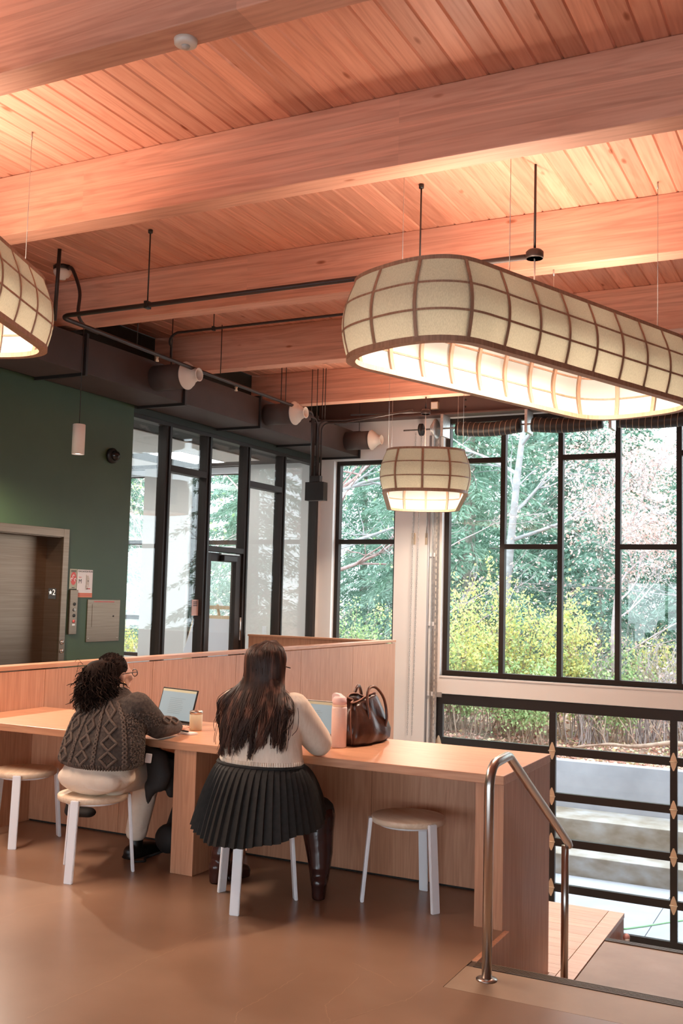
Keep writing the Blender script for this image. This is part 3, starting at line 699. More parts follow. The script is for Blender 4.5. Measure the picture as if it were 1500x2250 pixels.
# sprinkler pipe and conduits
sp = thing('sprinkler_pipe', 'black sprinkler pipe turning from along the duct to cross the room', 'pipe', (-6.1, 6.67, 3.91))
zp = 3.913; r = .12
path = [(-1.99, 6.67, zp), (-6.12 + r, 6.67, zp)] + arc((-6.12 + r, 6.67 + r, zp), (0, -r, 0), (-r, 0, 0), 0, PI / 2, 8)[1:] + [(-6.25, 9.0, 3.93), (-6.34, 11.6, 3.95)]
path += arc((-6.34, 11.66, 3.86), (0, 0, .09), (0, .07, 0), .1, PI / 2, 6) + [(-6.33, 11.73, 3.10)]
MB().tube(path, .020, 10).build('pipe_run', M_pipe, sp)
for x in (-5.176, -2.769):
    MB().tube([(x, 6.67, ZC), (x, 6.67, zp + .01)], .006, 6).build('hanger_rod', M_pipe, sp)
    MB().lathe([(0, .0), (.018, .004), (.02, .03), (0, .035)], 10, (x, 6.67, ZC - .035)).build('rod_socket', M_black, sp)
    MB().box(x - .018, x + .018, 6.64, 6.70, zp - .03, zp + .032, .004).build('pipe_clamp', M_black, sp)
for y in (7.9, 9.45, 11.0):
    MB().tube([(-6.24 - (y - 8) * .033, y, ZC), (-6.24 - (y - 8) * .033, y, 3.92)], .005, 6).build('hanger_rod', M_pipe, sp)
    MB().lathe([(0, -.05), (.02, -.045), (.012, -.02), (.02, 0), (0, .005)], 10, (-6.22 - (y - 8) * .033, y + .3, 3.905)).build('sprinkler_head', M_brass, sp)
sp = thing('second_pipe', 'thinner black pipe bending round at the ceiling between two far beams', 'pipe', (-6.5, 8.8, 4.32))
MB().tube([(-3.3, 8.8, 4.317), (-6.42, 8.8, 4.317)] + arc((-6.42, 8.92, 4.25), (0, -.12, .067), (-.16, 0, -.04), 0, PI / 2, 6)[1:] + [(-6.60, 8.95, 4.06)], .014, 8).build('pipe_run', M_pipe, sp)
for x in (-5.96, -3.35):
    MB().tube([(x, 8.8, ZC), (x, 8.8, 4.32)], .005, 6).build('hanger_rod', M_pipe, sp); MB().box(x - .014, x + .014, 8.78, 8.82, 4.295, 4.34, .003).build('pipe_clamp', M_black, sp)
cdx = thing('conduit_run', 'black conduit dropping past the duct from the ceiling smoke detector', 'conduit', (-6.4, 7.0, 4.0))
q = at(131, 547, Z=ZC); q2 = at(120, 705, Y=q.y + .1)
MB().tube([q, q2], .017, 8).build('drop_pipe', M_pipe, cdx)
sd = at(138, 585, Z=ZC)
MB().tube(spline([(sd.x + .05, sd.y, ZC - .035), (sd.x + .16, sd.y - .05, ZC - .06), tuple(at(175, 640, Y=sd.y - .1)), tuple(at(172, 690, Y=sd.y - .15)), tuple(at(188, 718, Y=sd.y + .05)), tuple(at(215, 732, Y=sd.y + .5))], 6), .016, 8).build('bent_conduit', M_pipe, cdx)
s = thing('smoke_detector', 'white domed smoke detector on black box at the plank ceiling', 'detector', (sd.x, sd.y, ZC))
MB().lathe([(0, -.04), (.085, -.04), (.085, 0)], 8, (sd.x, sd.y, ZC)).build('back_box', M_black, s)
MB().lathe([(0, -.125), (.03, -.125), (.035, -.11), (.06, -.10), (.082, -.065), (.082, -.041)], 24, (sd.x, sd.y, ZC)).build('detector_head', M_cream, s)
sd2 = at(408, 88, Z=4.11)
s = thing('occupancy_sensor', 'round white sensor under the beam nearest the desk stools', 'sensor', (sd2.x, sd2.y, 4.11))
MB().lathe([(0, -.030), (.035, -.029), (.052, -.022), (.055, 0)], 28, (sd2.x, sd2.y, 4.11)).build('housing', M_cream, s)
MB().lathe([(0, -.042), (.018, -.038), (.022, -.029)], 18, (sd2.x, sd2.y, 4.11)).build('sensor_eye', mat('sensor_grey', (.55, .5, .46), .4), s)
lp = at(2, 130, Z=4.15)
s = thing('cable_loop', 'loop of thick black cable hanging at the beam', 'cable', (lp.x, 3.55, 4.1))
MB().tube(arc((lp.x - .06, 3.50, 4.03), (0, 0, .07), (.09, 0, 0), -.3, PI + .3, 12), .011, 8).build('cable', M_black, s)

# power box hung on conduits near the partition
bx = thing('power_box', 'black junction box hanging on a bundle of conduits', 'electrical box', (-6.26, 11.75, 2.8))
MB().box(-6.40, -6.13, 11.68, 11.80, 2.795, 3.035, .004).build('box', M_black, bx)
MB().box(-6.345, -6.20, 11.70, 11.78, 3.037, 3.12, .004).build('neck', M_black, bx)
for i, (dx, dy) in enumerate(((-.05, 0), (-.015, .02), (.02, 0), (.05, .02))):
    top = 3.80 - .03 * i
    pts = [(-6.27 + dx, 11.74 + dy, 3.12), (-6.27 + dx, 11.74 + dy, top)]
    if i < 2: pts += arc((-6.27 + dx - .0, 11.74 + dy - .10, top), (0, .10, 0), (0, 0, .10), 0, PI / 2, 6)[1:] + [(-6.3, 11.2, top + .1)]
    else: pts += arc((-6.27 + dx + .10, 11.74 + dy, top), (-.10, 0, 0), (0, 0, .10), 0, PI / 2, 6)[1:] + [(-5.9, 11.80, top + .10), (-5.02, 11.955, 3.94 + (i - 2) * .012)]
    MB().tube(pts, .012, 8).build('conduit', M_pipe, bx)
for dx in (-.10, -.02, .06, .10): MB().tube([(-6.3 + dx, 11.80, 3.85), (-6.3 + dx, 11.80, ZC)], .005, 6).build('hanger_rod', M_pipe, bx)
MB().box(-6.42, -6.18, 11.785, 11.815, 3.84, 3.865).build('strut', M_pipe, bx)

# ------------------------------------------------------------------ linen boat lamps
RB, RT, HL, HH, BUL, NR = .486, .45, 1.04, .475, .055, 24
def prof(t): return RB + (RT - RB) * t + BUL * math.sin(PI * min(1, t * 1.02)) 
CAP, HS = .38, 1.08                     # end cap depth, half length of the straight sides
def _base():
    pts = []
    for k in range(41): pts.append((RB, -HS + 2 * HS * k / 40))
    for k in range(1, 80):
        a = PI * k / 80; c, s_ = math.cos(a), math.sin(a); pts.append((RB * math.copysign(abs(c) ** .8, c), HS + CAP * s_ ** .8))
    for k in range(41): pts.append((-RB, HS - 2 * HS * k / 40))
    for k in range(1, 80):
        a = PI + PI * k / 80; c, s_ = math.cos(a), math.sin(a); pts.append((RB * math.copysign(abs(c) ** .8, c), -HS - CAP * abs(s_) ** .8))
    return np.array(pts)
BASE = _base(); _d = np.linalg.norm(np.roll(BASE, -1, 0) - BASE, axis=1); ARC = np.r_[0, np.cumsum(_d)]; PER = float(ARC[-1]); BASE2 = np.vstack([BASE, BASE[:1]])
def perim(s_):
    """arc length -> (reference point, outward normal) on the rounded plan; long axis = local Y"""
    def pt(q): q %= PER; return Vector((float(np.interp(q, ARC, BASE2[:, 0])), float(np.interp(q, ARC, BASE2[:, 1])), 0))
    p_ = pt(s_); t_ = (pt(s_ + .02) - pt(s_ - .02)).normalized(); n_ = Vector((t_.y, -t_.x, 0))
    return p_ - n_ * RB, n_
def make_lamp():
    t = thing('boat_lamp', 'x', 'pendant lamp', (0, 0, 0), group='large linen pendant lamps')
    NS, NT = 168, 12; v = []; f = []
    for i in range(NS):
        c_, n_ = perim(PER * i / NS)
        for j in range(NT + 1): v.append(c_ + n_ * prof(j / NT) + Vector((0, 0, HH * j / NT)))
    for i in range(NS):
        k = (i + 1) % NS
        for j in range(NT): f.append((i * (NT + 1) + j, k * (NT + 1) + j, k * (NT + 1) + j + 1, i * (NT + 1) + j + 1))
    MB().add(v, f, True).build('linen_shade', M_shade, t, local=True)
    iv = []
    for i in range(NS):
        c_, n_ = perim(PER * i / NS)
        for j in range(NT + 1): iv.append(c_ + n_ * (prof(j / NT) - .004) + Vector((0, 0, HH * j / NT)))
    MB().add(iv, [q[::-1] for q in f], True).build('inner_lining', M_lining, t, local=True)
    # rib: curved batten, same mesh at every station (local X outward, Y tangent)
    m = MB(); nv = []; w = .0095
    for j in range(NT + 1):
        x = prof(j / NT); z = HH * j / NT
        nv += [(x + .0025, -w, z), (x + .0025, w, z), (x - .026, w * 1.6, z), (x - .026, -w * 1.6, z)]
    m.add(nv, [(4 * j + k, 4 * j + (k + 1) % 4, 4 * j + 4 + (k + 1) % 4, 4 * j + 4 + k) for j in range(NT) for k in range(4)] + [(0, 3, 2, 1), (4 * NT, 4 * NT + 1, 4 * NT + 2, 4 * NT + 3)])
    rme = m.mesh('rib'); rme.materials.append(M_shadewood)
    for i in range(NR):
        c_, n_ = perim(PER * (i + .5) / NR); o = bpy.data.objects.new('rib', rme); COL.objects.link(o); o.parent = t
        o.location = c_; o.rotation_euler = (0, 0, math.atan2(n_.y, n_.x))
    def hoop(name, tt, out, inn, dz):
        v = []; f = []
        for i in range(NS):
            c_, n_ = perim(PER * i / NS); x = prof(tt); z = HH * tt
            v += [c_ + n_ * (x + out) + Vector((0, 0, z - dz)), c_ + n_ * (x + out) + Vector((0, 0, z + dz)), c_ + n_ * (x - inn) + Vector((0, 0, z + dz)), c_ + n_ * (x - inn) + Vector((0, 0, z - dz))]
        for i in range(NS):
            k = (i + 1) % NS
            for j in range(4): f.append((i * 4 + j, k * 4 + j, k * 4 + (j + 1) % 4, i * 4 + (j + 1) % 4))
        MB().add(v, f).build(name, M_shadewood, t, local=True)
    hoop('bottom_rim', 0, .006, .05, .016); hoop('top_rim', 1, .005, .03, .012); hoop('hoop', 1 / 3, .0022, .012, .006); hoop('hoop', 2 / 3, .0022, .012, .006)
    MB().tube([(0, -HL, HH * .60), (0, HL, HH * .60)], .014, 8).build('light_bar', M_whitep, t, local=True)
    for y in (-HL, 0, HL): MB().tube([(-prof(1) + .02, y, HH - .02), (prof(1) - .02, y, HH - .02)], .008, 6).build('cross_bar', M_whitep, t, local=True)
    for y in (-HL * .9, 0, HL * .9):
        l = bpy.data.lights.new('bulb', 'POINT'); l.energy = LAMP_PT; l.color = LAMP_COL; l.shadow_soft_size = .06
        lo = bpy.data.objects.new('bulb', l); COL.objects.link(lo); lo.parent = t; lo.location = (0, y, HH * .5)
    for nm, w, rx in (('uplight', LAMP_UP, PI), ('downlight', LAMP_DN, 0)):
        l = bpy.data.lights.new(nm, 'AREA'); l.shape = 'RECTANGLE'; l.size = .10; l.size_y = 2 * HL; l.energy = w; l.color = LAMP_COL; l.spread = math.radians(138 if rx else 180)
        lo = bpy.data.objects.new(nm, l); COL.objects.link(lo); lo.parent = t; lo.location = (0, 0, HH * .60 + (.02 if rx else -.02)); lo.rotation_euler = (rx, 0, 0)
    return t
def wires(t, zt, beam_y=None):
    x, y, z = t.location
    Mx = WM[t]
    for sx in (-1, 1):
        for yy in (-HL * .8, HL * .8):
            a = Mx @ Vector((sx * (prof(1) - .01), yy, HH))
            onb = any(b < a.y < b + .18 for b in (3.6, 5.37, 7.52, 9.69, 11.87)); top = 4.11 if onb else ZC
            MB().tube([a, (a.x, a.y, top)], .0022, 5).build('suspension_wire', M_galv, t)
            MB().tube([(a.x, a.y, top), (a.x, a.y, top - .05)], .006, 6).build('wire_gripper', M_galv, t)
def canopy(t, ztop, zd, arm=None):
    x, y = t.location.x, t.location.y
    MB().tube([(x, y, ztop), (x, y, zd)], .009, 8).build('stem', M_pipe, t)
    MB().lathe([(0, .0), (.058, .0), (.06, .01), (.06, .045), (.045, .06), (0, .062)], 24, (x, y, zd - .05)).build('canopy_disc', M_pipe, t)
    MB().lathe([(0, 0), (.054, 0)], 20, (x, y, zd - .0515)).build('disc_lens', mat('disc_face', (.9, .85, .8), .5), t)
    MB().tube([(x, y, zd - .05), (x, y, t.location.z + HH * .62)], .006, 6).build('power_cord', M_cream, t)
    if arm: MB().tube([(x, y, zd - .02), arm], .010, 8).build('conduit_arm', M_pipe, t)
lamp0 = make_lamp()
LMP = [((-1.925, 6.66, 3.02), -.36, 'large linen boat-shaped pendant lamp above the stair and handrail', ZC, 3.94, None),
       ((-4.845, 11.96, 2.783), .393, 'linen boat-shaped pendant lamp seen end-on before the white window pier', 4.11, 3.94, (-5.9, 11.96, 3.94)),
       ((-4.86, 3.95, 3.20), .41, 'linen boat-shaped pendant lamp close to the conduit drop near the duct', ZC, 4.0, None)]
for i, (loc, rz, lab, zt, zd, arm) in enumerate(LMP):
    LMP[i] = (lamp0 if i == 0 else copy_tree(lamp0), loc, rz, lab, zt, zd, arm)
for (o, loc, rz, lab, zt, zd, arm) in LMP:
    put(o, loc, rz); o['label'] = lab; wires(o, zt); canopy(o, zt, zd, arm)

# ------------------------------------------------------------------ door gear on the back wall
ts = thing('torsion_shaft', 'horizontal torsion spring shaft with coiled dark springs over the big window', 'door gear', (-3, 13.8, 4.02))
zs_ = 4.005
MB().tube([(-5.9, 13.72, zs_), (3.5, 13.72, zs_)], .012, 10).build('shaft', M_galv, ts)
def spring(x0, x1):
    o = None; m = MB(); n = int((x1 - x0) / .075)
    prof_ = [(.0, 0), (.085, 0), (.092, .012)]
    c_ = Vector((x0, 13.72, zs_ - .012)); pts = [(x0 + (x1 - x0) * k / 16, 13.72, zs_ - .01 - .035 * math.sin(PI * k / 16)) for k in range(17)]
    m.tube(pts, .10, 18); b = m.build('spring', M_black, ts)
    w = MB(); 
    for k in range(n):
        u = (k + .5) / n; x = x0 + (x1 - x0) * u; z = zs_ - .01 - .035 * math.sin(PI * u)
        w.tube([(x + .012 * math.sin(a), 13.72 + .102 * math.cos(a), z + .102 * math.sin(a)) for a in [q_ * 2 * PI / 16 for q_ in range(16)]], .0035, 4, closed=True)
    w.build('spring_wire', mat('spring_stripe', (.55, .38, .26), .5, .4), b)
for a, b in ((-5.07, -4.14), (-3.97, -3.02), (-2.80, -1.75), (-1.5, -.5)): spring(a, b)
for x in (-5.45, -5.42, -5.39): MB().lathe([(0, -.012), (.10 + (x + 5.42) * 1.2, -.012), (.112 + (x + 5.42) * 1.2, 0), (.10 + (x + 5.42) * 1.2, .012), (0, .012)], 24, (x, 13.72, zs_), RY).build('cable_drum', M_galv, ts)
MB().lathe([(0, -.02), (.09, -.02), (.09, .02), (0, .02)], 20, (-5.62, 13.72, zs_), RY).build('chain_wheel', M_black, ts)
for x in (-5.30, -4.06, -2.91): MB().box(x - .02, x + .02, 13.70, 13.99, zs_ - .11, 4.214, .002).build('bracket', M_galv, ts)
ch = thing('hand_chain', 'long looped steel hand chain hanging on the white window pier', 'chain', (-5.66, 13.7, ZL + 1.2))
for s_ in (-1, 1):
    for k in range(140):
        z = 3.95 - k * .031
        if z < -.55: break
        a = k % 2; R = Matrix.Rotation(PI / 2 * a + .6, 3, 'Z')
        ring = [Vector((-5.66 + s_ * .045 * (1 - .25 * (3.95 - z) / 4.5) - .012 * (3.95 - z), 13.72, z)) + R @ Vector((.0085 * math.cos(w), 0, .020 * math.sin(w))) for w in [q_ * PI / 4 for q_ in range(8)]]
        if s_ == -1 and k == 0: cm = MB()
        cm.tube(ring, .0028, 4, closed=True)
tag(cm.build('chain_links', M_galv, ch), kind='stuff')
vp = thing('vertical_conduit', 'grey vertical pipe clipped to the white window pier', 'pipe', (-5.57, 13.95, ZL))
MB().tube([(-5.565, 13.95, 3.95), (-5.565, 13.95, -1.2)], .017, 10).build('pipe', mat('grey_pipe', (.46, .47, .50), .45, .3), vp)
for z in (2.2, 1.2, .2): MB().box(-5.59, -5.47, 13.965, 13.998, z - .03, z + .03, .004).build('clip', M_whitep, vp)
tr = thing('door_track', 'perforated galvanised steel track beside the big window', 'track', (-5.47, 13.96, ZL))
MB().box(-5.495, -5.415, 13.975, 13.998, ZL, 4.1).build('angle', M_galv, tr)
MB().box(-5.497, -5.490, 13.90, 13.974, ZL, 4.1).build('lip', M_galv, tr)
k = 0; z = -1.0
hm = MB().box(-.006, .006, -.001, .001, -.028, .028).mesh('slot'); hm.materials.append(mat('slot_pale', (.75, .70, .62), .5))
while z < 3.9:
    o = bpy.data.objects.new('slot', hm); COL.objects.link(o); o.parent = tr; o.location = (-5.452 - tr.location.x, 13.9735 - tr.location.y, z - tr.location.z); z += .09
for x in (-5.82, -5.66 + .05):
    h = thing('wall_bracket', 'small steel bracket and rod fixed to the white pier behind the lamp', 'bracket', (x, 13.98, 2.45), group='steel brackets on the white pier')
    MB().box(x - .03, x + .03, 13.985, 13.999, 2.35, 2.52, .002).build('plate', M_brass, h)
    MB().tube([(x, 13.96, 2.45), (x + .012, 13.955, 2.7), (x + .012, 13.955, 3.1)], .009, 6).build('rod', M_galv, h)
bb = thing('junction_box', 'small pale junction box on the steel beam web', 'electrical box', (-5.45, 13.84, 4.36))
MB().box(-5.51, -5.40, 13.79, 13.859, 4.31, 4.42, .004).build('box', M_brass, bb); MB().box(-5.50, -5.41, 13.785, 13.79, 4.32, 4.41, .002).build('cover', M_cream, bb)

# ================================================================== OUTDOORS
def arr_mesh(name, V, nper, m):
    """V: (n*nper,3) verts, faces of nper verts each"""
    n = len(V) // nper; me = bpy.data.meshes.new(name)
    me.vertices.add(len(V)); me.vertices.foreach_set('co', np.ascontiguousarray(V, dtype=np.float32).ravel())
    me.loops.add(len(V)); me.loops.foreach_set('vertex_index', np.arange(len(V), dtype=np.int32))
    me.polygons.add(n); me.polygons.foreach_set('loop_start', np.arange(0, len(V), nper, dtype=np.int32))
    me.update(calc_edges=True); me.materials.append(m); return me
def unit(a): return a / (np.linalg.norm(a, axis=1, keepdims=True) + 1e-9)
def leaves(P, D, ln, wd, jitter=.6):
    """kite-shaped leaf blades at P, roughly along D"""
    n = len(P); U = unit(D + rng.normal(0, jitter, (n, 3))); Wd = unit(np.cross(U, rng.normal(0, 1, (n, 3))))
    l = ln * rng.uniform(.6, 1.3, (n, 1)); w = wd * rng.uniform(.6, 1.3, (n, 1))
    V = np.stack([P, P + U * l * .5 + Wd * w, P + U * l, P + U * l * .5 - Wd * w], 1); return V.reshape(-1, 3)
M_bark = noisy('grey_bark', [(.3, (.22, .19, .17)), (.7, (.42, .38, .34))], (9, 9, 3), 1, 6, rough=.9, bump=.4)
M_birch = noisy('pale_bark', [(.3, (.23, .225, .23)), (.65, (.36, .355, .365))], (5, 5, 8), 1, 6, rough=.8)
M_redbark = noisy('madrone_bark', [(.3, (.30, .17, .15)), (.7, (.50, .36, .36))], (5, 5, 2), 1, 5, rough=.6)
M_twig = noisy('twig_bark', [(.3, (.34, .27, .27)), (.7, (.55, .47, .47))], (9, 9, 9), 1, 3, rough=.9)
M_browntwig = noisy('brown_stem', [(.3, (.23, .15, .11)), (.7, (.42, .30, .23))], (9, 9, 3), 1, 3, rough=.9)
M_fir = leafmat('fir_needles', [(0, (.12, .23, .16)), (.5, (.24, .39, .29)), (1, (.40, .56, .45))], .35)  # needles, cedar too, paled and blued: outdoor haze put into the colour
M_fir2 = leafmat('cedar_needles', [(0, (.17, .29, .23)), (.5, (.30, .46, .37)), (1, (.48, .64, .54))], .35)
M_yel = leafmat('yellow_leaves', [(0, (.40, .50, .20)), (.4, (.60, .66, .30)), (.75, (.80, .72, .26)), (1, (.88, .74, .30))], .45)
M_lime = leafmat('green_leaves', [(0, (.22, .38, .16)), (.5, (.42, .56, .27)), (1, (.62, .70, .38))], .45)
M_pink = leafmat('dry_pink_leaves', [(0, (.58, .34, .30)), (.5, (.76, .55, .50)), (1, (.85, .70, .67))], .4)
M_litter = leafmat('fallen_leaves', [(0, (.34, .14, .10)), (.35, (.58, .31, .25)), (.65, (.72, .50, .43)), (.88, (.70, .55, .30)), (1, (.45, .50, .30))], .1)
M_soil = noisy('forest_soil', [(.3, (.20, .13, .09)), (.7, (.36, .25, .19))], (2, 2, 2), 2, 8, rough=.95)
def gz(x, y):
    """outdoor ground height behind the retaining wall"""
    return -1.36 + max(0, (y - 20)) * .055 + .10 * math.sin(x * .7 + y * .3) * min(1, max(0, (y - 19) / 3)) + .05 * math.sin(x * 1.9 - y * 1.1) * min(1, max(0, (y - 19) / 2))
# paving, steps, retaining wall
xj = [-16, -9.8, -6.2, -2.59, 1.02, 6]
for a, b in zip(xj, xj[1:]):
    tag(MB().box(a + .006, b - .006, 14.285, 17.01, ZL - .1, ZL, .004).build('paving_slab', M_pave), 'wide pale concrete paving slab outside the sectional glass door', 'paving', 'paving slabs outside the glass door')
tag(MB().box(-16, 6, 17.012, 17.77, ZL - .1, -2.53, .01).build('concrete_step', M_concst), 'stained lower concrete sitting step rising from the paving', 'step')
tag(MB().box(-16, 6, 17.772, 18.73, ZL - .1, -2.108, .01).build('concrete_step', M_concst), 'upper concrete sitting step against the retaining wall', 'step')
tag(MB().box(-16, 6, 18.732, 18.98, ZL - .1, -1.292, .01).build('retaining_wall', M_conc), 'smooth concrete retaining wall holding back the leafy bank', 'wall')
nx, ny_ = 60, 50; gv = []; gf = []
for j in range(ny_ + 1):
    for i in range(nx + 1):
        x = -45 + 60 * i / nx; y = 18.98 + 40 * (j / ny_) ** 1.4; gv.append((x, y, gz(x, y)))
for j in range(ny_):
    for i in range(nx): a = j * (nx + 1) + i; gf.append((a, a + 1, a + nx + 2, a + nx + 1))
tag(MB().add(gv, gf, True).build('ground', M_soil), kind='structure')
tag(MB().box(-45, -16.01, 14.3, 18.97, ZL, -1.4).build('ground_side', M_soil), kind='structure')
n = 26000; P = np.zeros((n, 3)); P[:, 0] = rng.uniform(-16, 3, n); P[:, 1] = 19.08 + 9 * rng.random(n) ** 1.7
P[:, 2] = [gz(x, y) for x, y in P[:, :2]]; P[:, 2] += rng.uniform(.004, .05, n)
D = rng.normal(0, 1, (n, 3)); D[:, 2] *= .25
o = place('fallen_leaves', arr_mesh('fallen_leaves', leaves(P, D, .085, .03, .1), 4, M_litter)); tag(o, 'carpet of fallen red and brown leaves on the bank', 'leaves', kind='stuff')

def branches(mb, p, d, ln, r, depth, tips, spread=.6, segs=4, up=.1):
    pts = [p.copy()]; q = p.copy(); d = d.normalized()
    for k in range(segs):
        d = (d + Vector((rnd.gauss(0, .12), rnd.gauss(0, .12), rnd.gauss(0, .10) + up * .2))).normalized(); q = q + d * ln / segs; pts.append(q.copy())
    mb.tube(pts, [r * (1 - .6 * k / segs) for k in range(segs + 1)], 5 if r > .02 else 3, cap=False)
    if depth == 0: tips.append((q.copy(), d.copy())); tips.append((pts[-2].copy(), d.copy())); return
    for k in range(rnd.randint(3, 4)):
        i = rnd.randint(1, segs); dd = (d + Vector((rnd.gauss(0, spread), rnd.gauss(0, spread), rnd.gauss(.05, spread * .7)))).normalized()
        branches(mb, pts[i], dd, ln * rnd.uniform(.45, .75), r * .5 * (1 - .3 * i / segs) + .003, depth - 1, tips, spread, 3, up)
def deciduous(name, lab, base, path, r0, bark, lmat, nleaf, lsz, depth=3, start=2, blen=1.6, spreadleaf=.22, group=None, nb=6):
    t = thing(name, lab, 'tree', base, group=group); tr = MB(); br = MB(); tips = []
    P_ = spline([Vector(q) for q in path], 5); n_ = len(P_)
    tr.tube(P_, [r0 * (1 - .65 * k / (n_ - 1)) for k in range(n_)], 9).build('trunk', bark, t)
    for k in range(nb):
        i = int(n_ * (start / 10 + (1 - start / 10) * k / nb)); i = min(i, n_ - 1); a = rnd.uniform(0, 2 * PI) if k else .2
        branches(br, P_[i], Vector((math.cos(a), math.sin(a) * .7, .45)), blen * (1.1 - .5 * k / nb), r0 * .42, depth - 1, tips)
    br.build('branches', bark, t)
    if nleaf:
        T = np.array([list(q[0]) for q in tips]); Dd = np.array([list(q[1]) for q in tips]); ix = rng.integers(0, len(T), nleaf)
        Pp = T[ix] + rng.normal(0, spreadleaf, (nleaf, 3)); Dl = Dd[ix].copy(); Dl[:, 2] -= .6
        fo = place('foliage', arr_mesh('foliage', leaves(Pp, Dl, lsz, lsz * .32, .6), 4, lmat), t); fo['kind'] = 'stuff'
    return t
def conifer_mesh(H, Rm, nb, per, m, droop=.35):
    bV = []; tw = MB()
    tw.tube([(0, 0, 0), (.03, 0, H * .5), (0, 0, H)], [.02 * H, .012 * H, .004], 8)
    for k in range(nb):
        h = H * (.06 + .92 * (k / nb)); Lb = Rm * (1 - (h / H)) ** .75 * rng.uniform(.7, 1.15) + .15; a = k * 2.399 + rng.uniform(-.3, .3)
        d = np.array([math.cos(a), math.sin(a), 0]); up = rng.uniform(-.05, .25)
        s_ = rng.random(per) ** .8; z = h + Lb * (up * s_ - droop * s_ ** 2)
        C = d[None] * (s_ * Lb)[:, None]; C[:, 2] = z
        side = np.array([-d[1], d[0], 0]); off = rng.normal(0, .16, per) * (1.15 - s_) * Lb * .8
        C += side[None] * off[:, None]; C[:, 2] -= np.abs(off) * .35 + rng.random(per) * .10
        Dd = d[None] * .6 + side[None] * np.sign(off)[:, None] * .7; Dd = np.asarray(Dd); Dd[:, 2] -= .55
        bV.append(leaves(C, Dd, .20, .022, .35))
        if k % 2 == 0: tw.tube([(0, 0, h), tuple(d * Lb * .5 + np.array([0, 0, h + Lb * (up * .5 - droop * .25)])), tuple(d * Lb * .92 + np.array([0, 0, h + Lb * (up * .92 - droop * .85)]))], [.02, .012, .004], 3, cap=False)
    fm = arr_mesh('foliage', np.concatenate(bV), 4, m); tm_ = tw.mesh('trunk'); tm_.materials.append(M_bark); return fm, tm_
CM = [conifer_mesh(11, 3.4, 150, 190, M_fir, .35), conifer_mesh(9.5, 3.0, 140, 190, M_fir2, .5), conifer_mesh(12, 3.6, 150, 180, M_fir2, .3)]
def conifer(x, y, k, sc, lab):
    t = thing('conifer_tree', lab, 'tree', (x, y, gz(x, y) - .1), group='evergreen trees beyond the windows'); t.rotation_euler = (0, 0, rnd.uniform(0, 6)); t.scale = (sc, sc, sc)
    fm, tm_ = CM[k]; o = bpy.data.objects.new('foliage', fm); COL.objects.link(o); o.parent = t; o['kind'] = 'stuff'
    o = bpy.data.objects.new('trunk', tm_); COL.objects.link(o); o.parent = t
CL = 'tall drooping evergreen tree standing in the wood beyond the windows'
for x, y, k, sc in ((-24.5, 30, 0, 1), (-21.5, 26.5, 1, 1), (-18.6, 30, 2, .95), (-16.2, 27, 0, .8), (-13.6, 33, 1, .9), (-11.2, 28.5, 2, 1.05), (-9.4, 26.6, 0, 1.05), (-7.6, 31, 1, 1.1), (-6.2, 28, 2, .62), (-4.3, 33, 0, .8), (-2.6, 27.5, 1, .95), (-.6, 31, 2, 1.0), (1.6, 27, 0, 1),
                  (-27, 26, 2, 1), (-10.3, 36, 0, 1.1), (-13.0, 38, 2, 1.0), (-5.4, 38, 1, .8), (-1.2, 38, 0, 1.0), (-17.5, 37, 1, 1.1), (-22, 37, 0, 1.1), (-8.6, 34, 2, 1.0), (-3.4, 36, 2, .9), (-15, 35, 0, 1.0), (-12.2, 31, 0, .9), (-20.2, 33, 2, 1.0), (-6.8, 35.5, 0, .9)):
    conifer(x, y, k, sc, CL)
deciduous('birch_tree', 'leaning pale-barked tree with bare upswept branches outside the big window', (-7.75, 24, -1.2), [(-7.75, 24, -1.2), (-7.62, 24, 1), (-7.45, 24, 3), (-7.30, 24, 4.6), (-7.12, 24.05, 6.4), (-7.1, 24.1, 8)], .13, M_birch, M_pink, 500, .10, 3, 4, 2.3, .3, nb=9)
deciduous('oak_sapling', 'tree still holding pale pinkish dry leaves outside the big window', (-4.6, 22.5, -1.2), [(-4.6, 22.5, -1.2), (-4.7, 22.5, .8), (-4.55, 22.5, 2.6), (-4.6, 22.5, 4.4)], .06, M_twig, M_pink, 8500, .07, 4, 3, 1.8, .20, nb=9)
deciduous('young_oak', 'slender tree with sparse dry pink leaves by the evergreen boughs', (-2.4, 23.5, -1.2), [(-2.4, 23.5, -1.2), (-2.5, 23.5, 1), (-2.7, 23.4, 3.2), (-2.6, 23.5, 5)], .06, M_birch, M_pink, 3600, .07, 4, 3, 2.2, .22, nb=8)
deciduous('slender_tree', 'slender bare grey tree between birch and window mullion', (-9.2, 23, -1.2), [(-9.2, 23, -1.2), (-9.1, 23, 1.5), (-9.3, 23, 4), (-9.1, 23, 6.5)], .05, M_twig, M_pink, 500, .10, 4, 2, 1.9, .3, nb=9)
deciduous('madrone_tree', 'forked reddish-barked tree outside the narrow side window', (-13.4, 25, -1.1), [(-13.4, 25, -1.1), (-13.3, 25, 1.5), (-13.5, 25, 3.6), (-13.0, 25, 4.9), (-12.5, 25, 6.5)], .17, M_redbark, M_lime, 500, .12, 4, 3, 2.4, .3, nb=8)
deciduous('pale_tree', 'straight pale grey trunk outside the narrow side window', (-12.55, 23.5, -1.1), [(-12.55, 23.5, -1.1), (-12.5, 23.5, 2), (-12.45, 23.5, 4.5), (-12.3, 23.5, 8)], .17, M_birch, M_lime, 200, .11, 3, 4, 2.0, .3, nb=7)
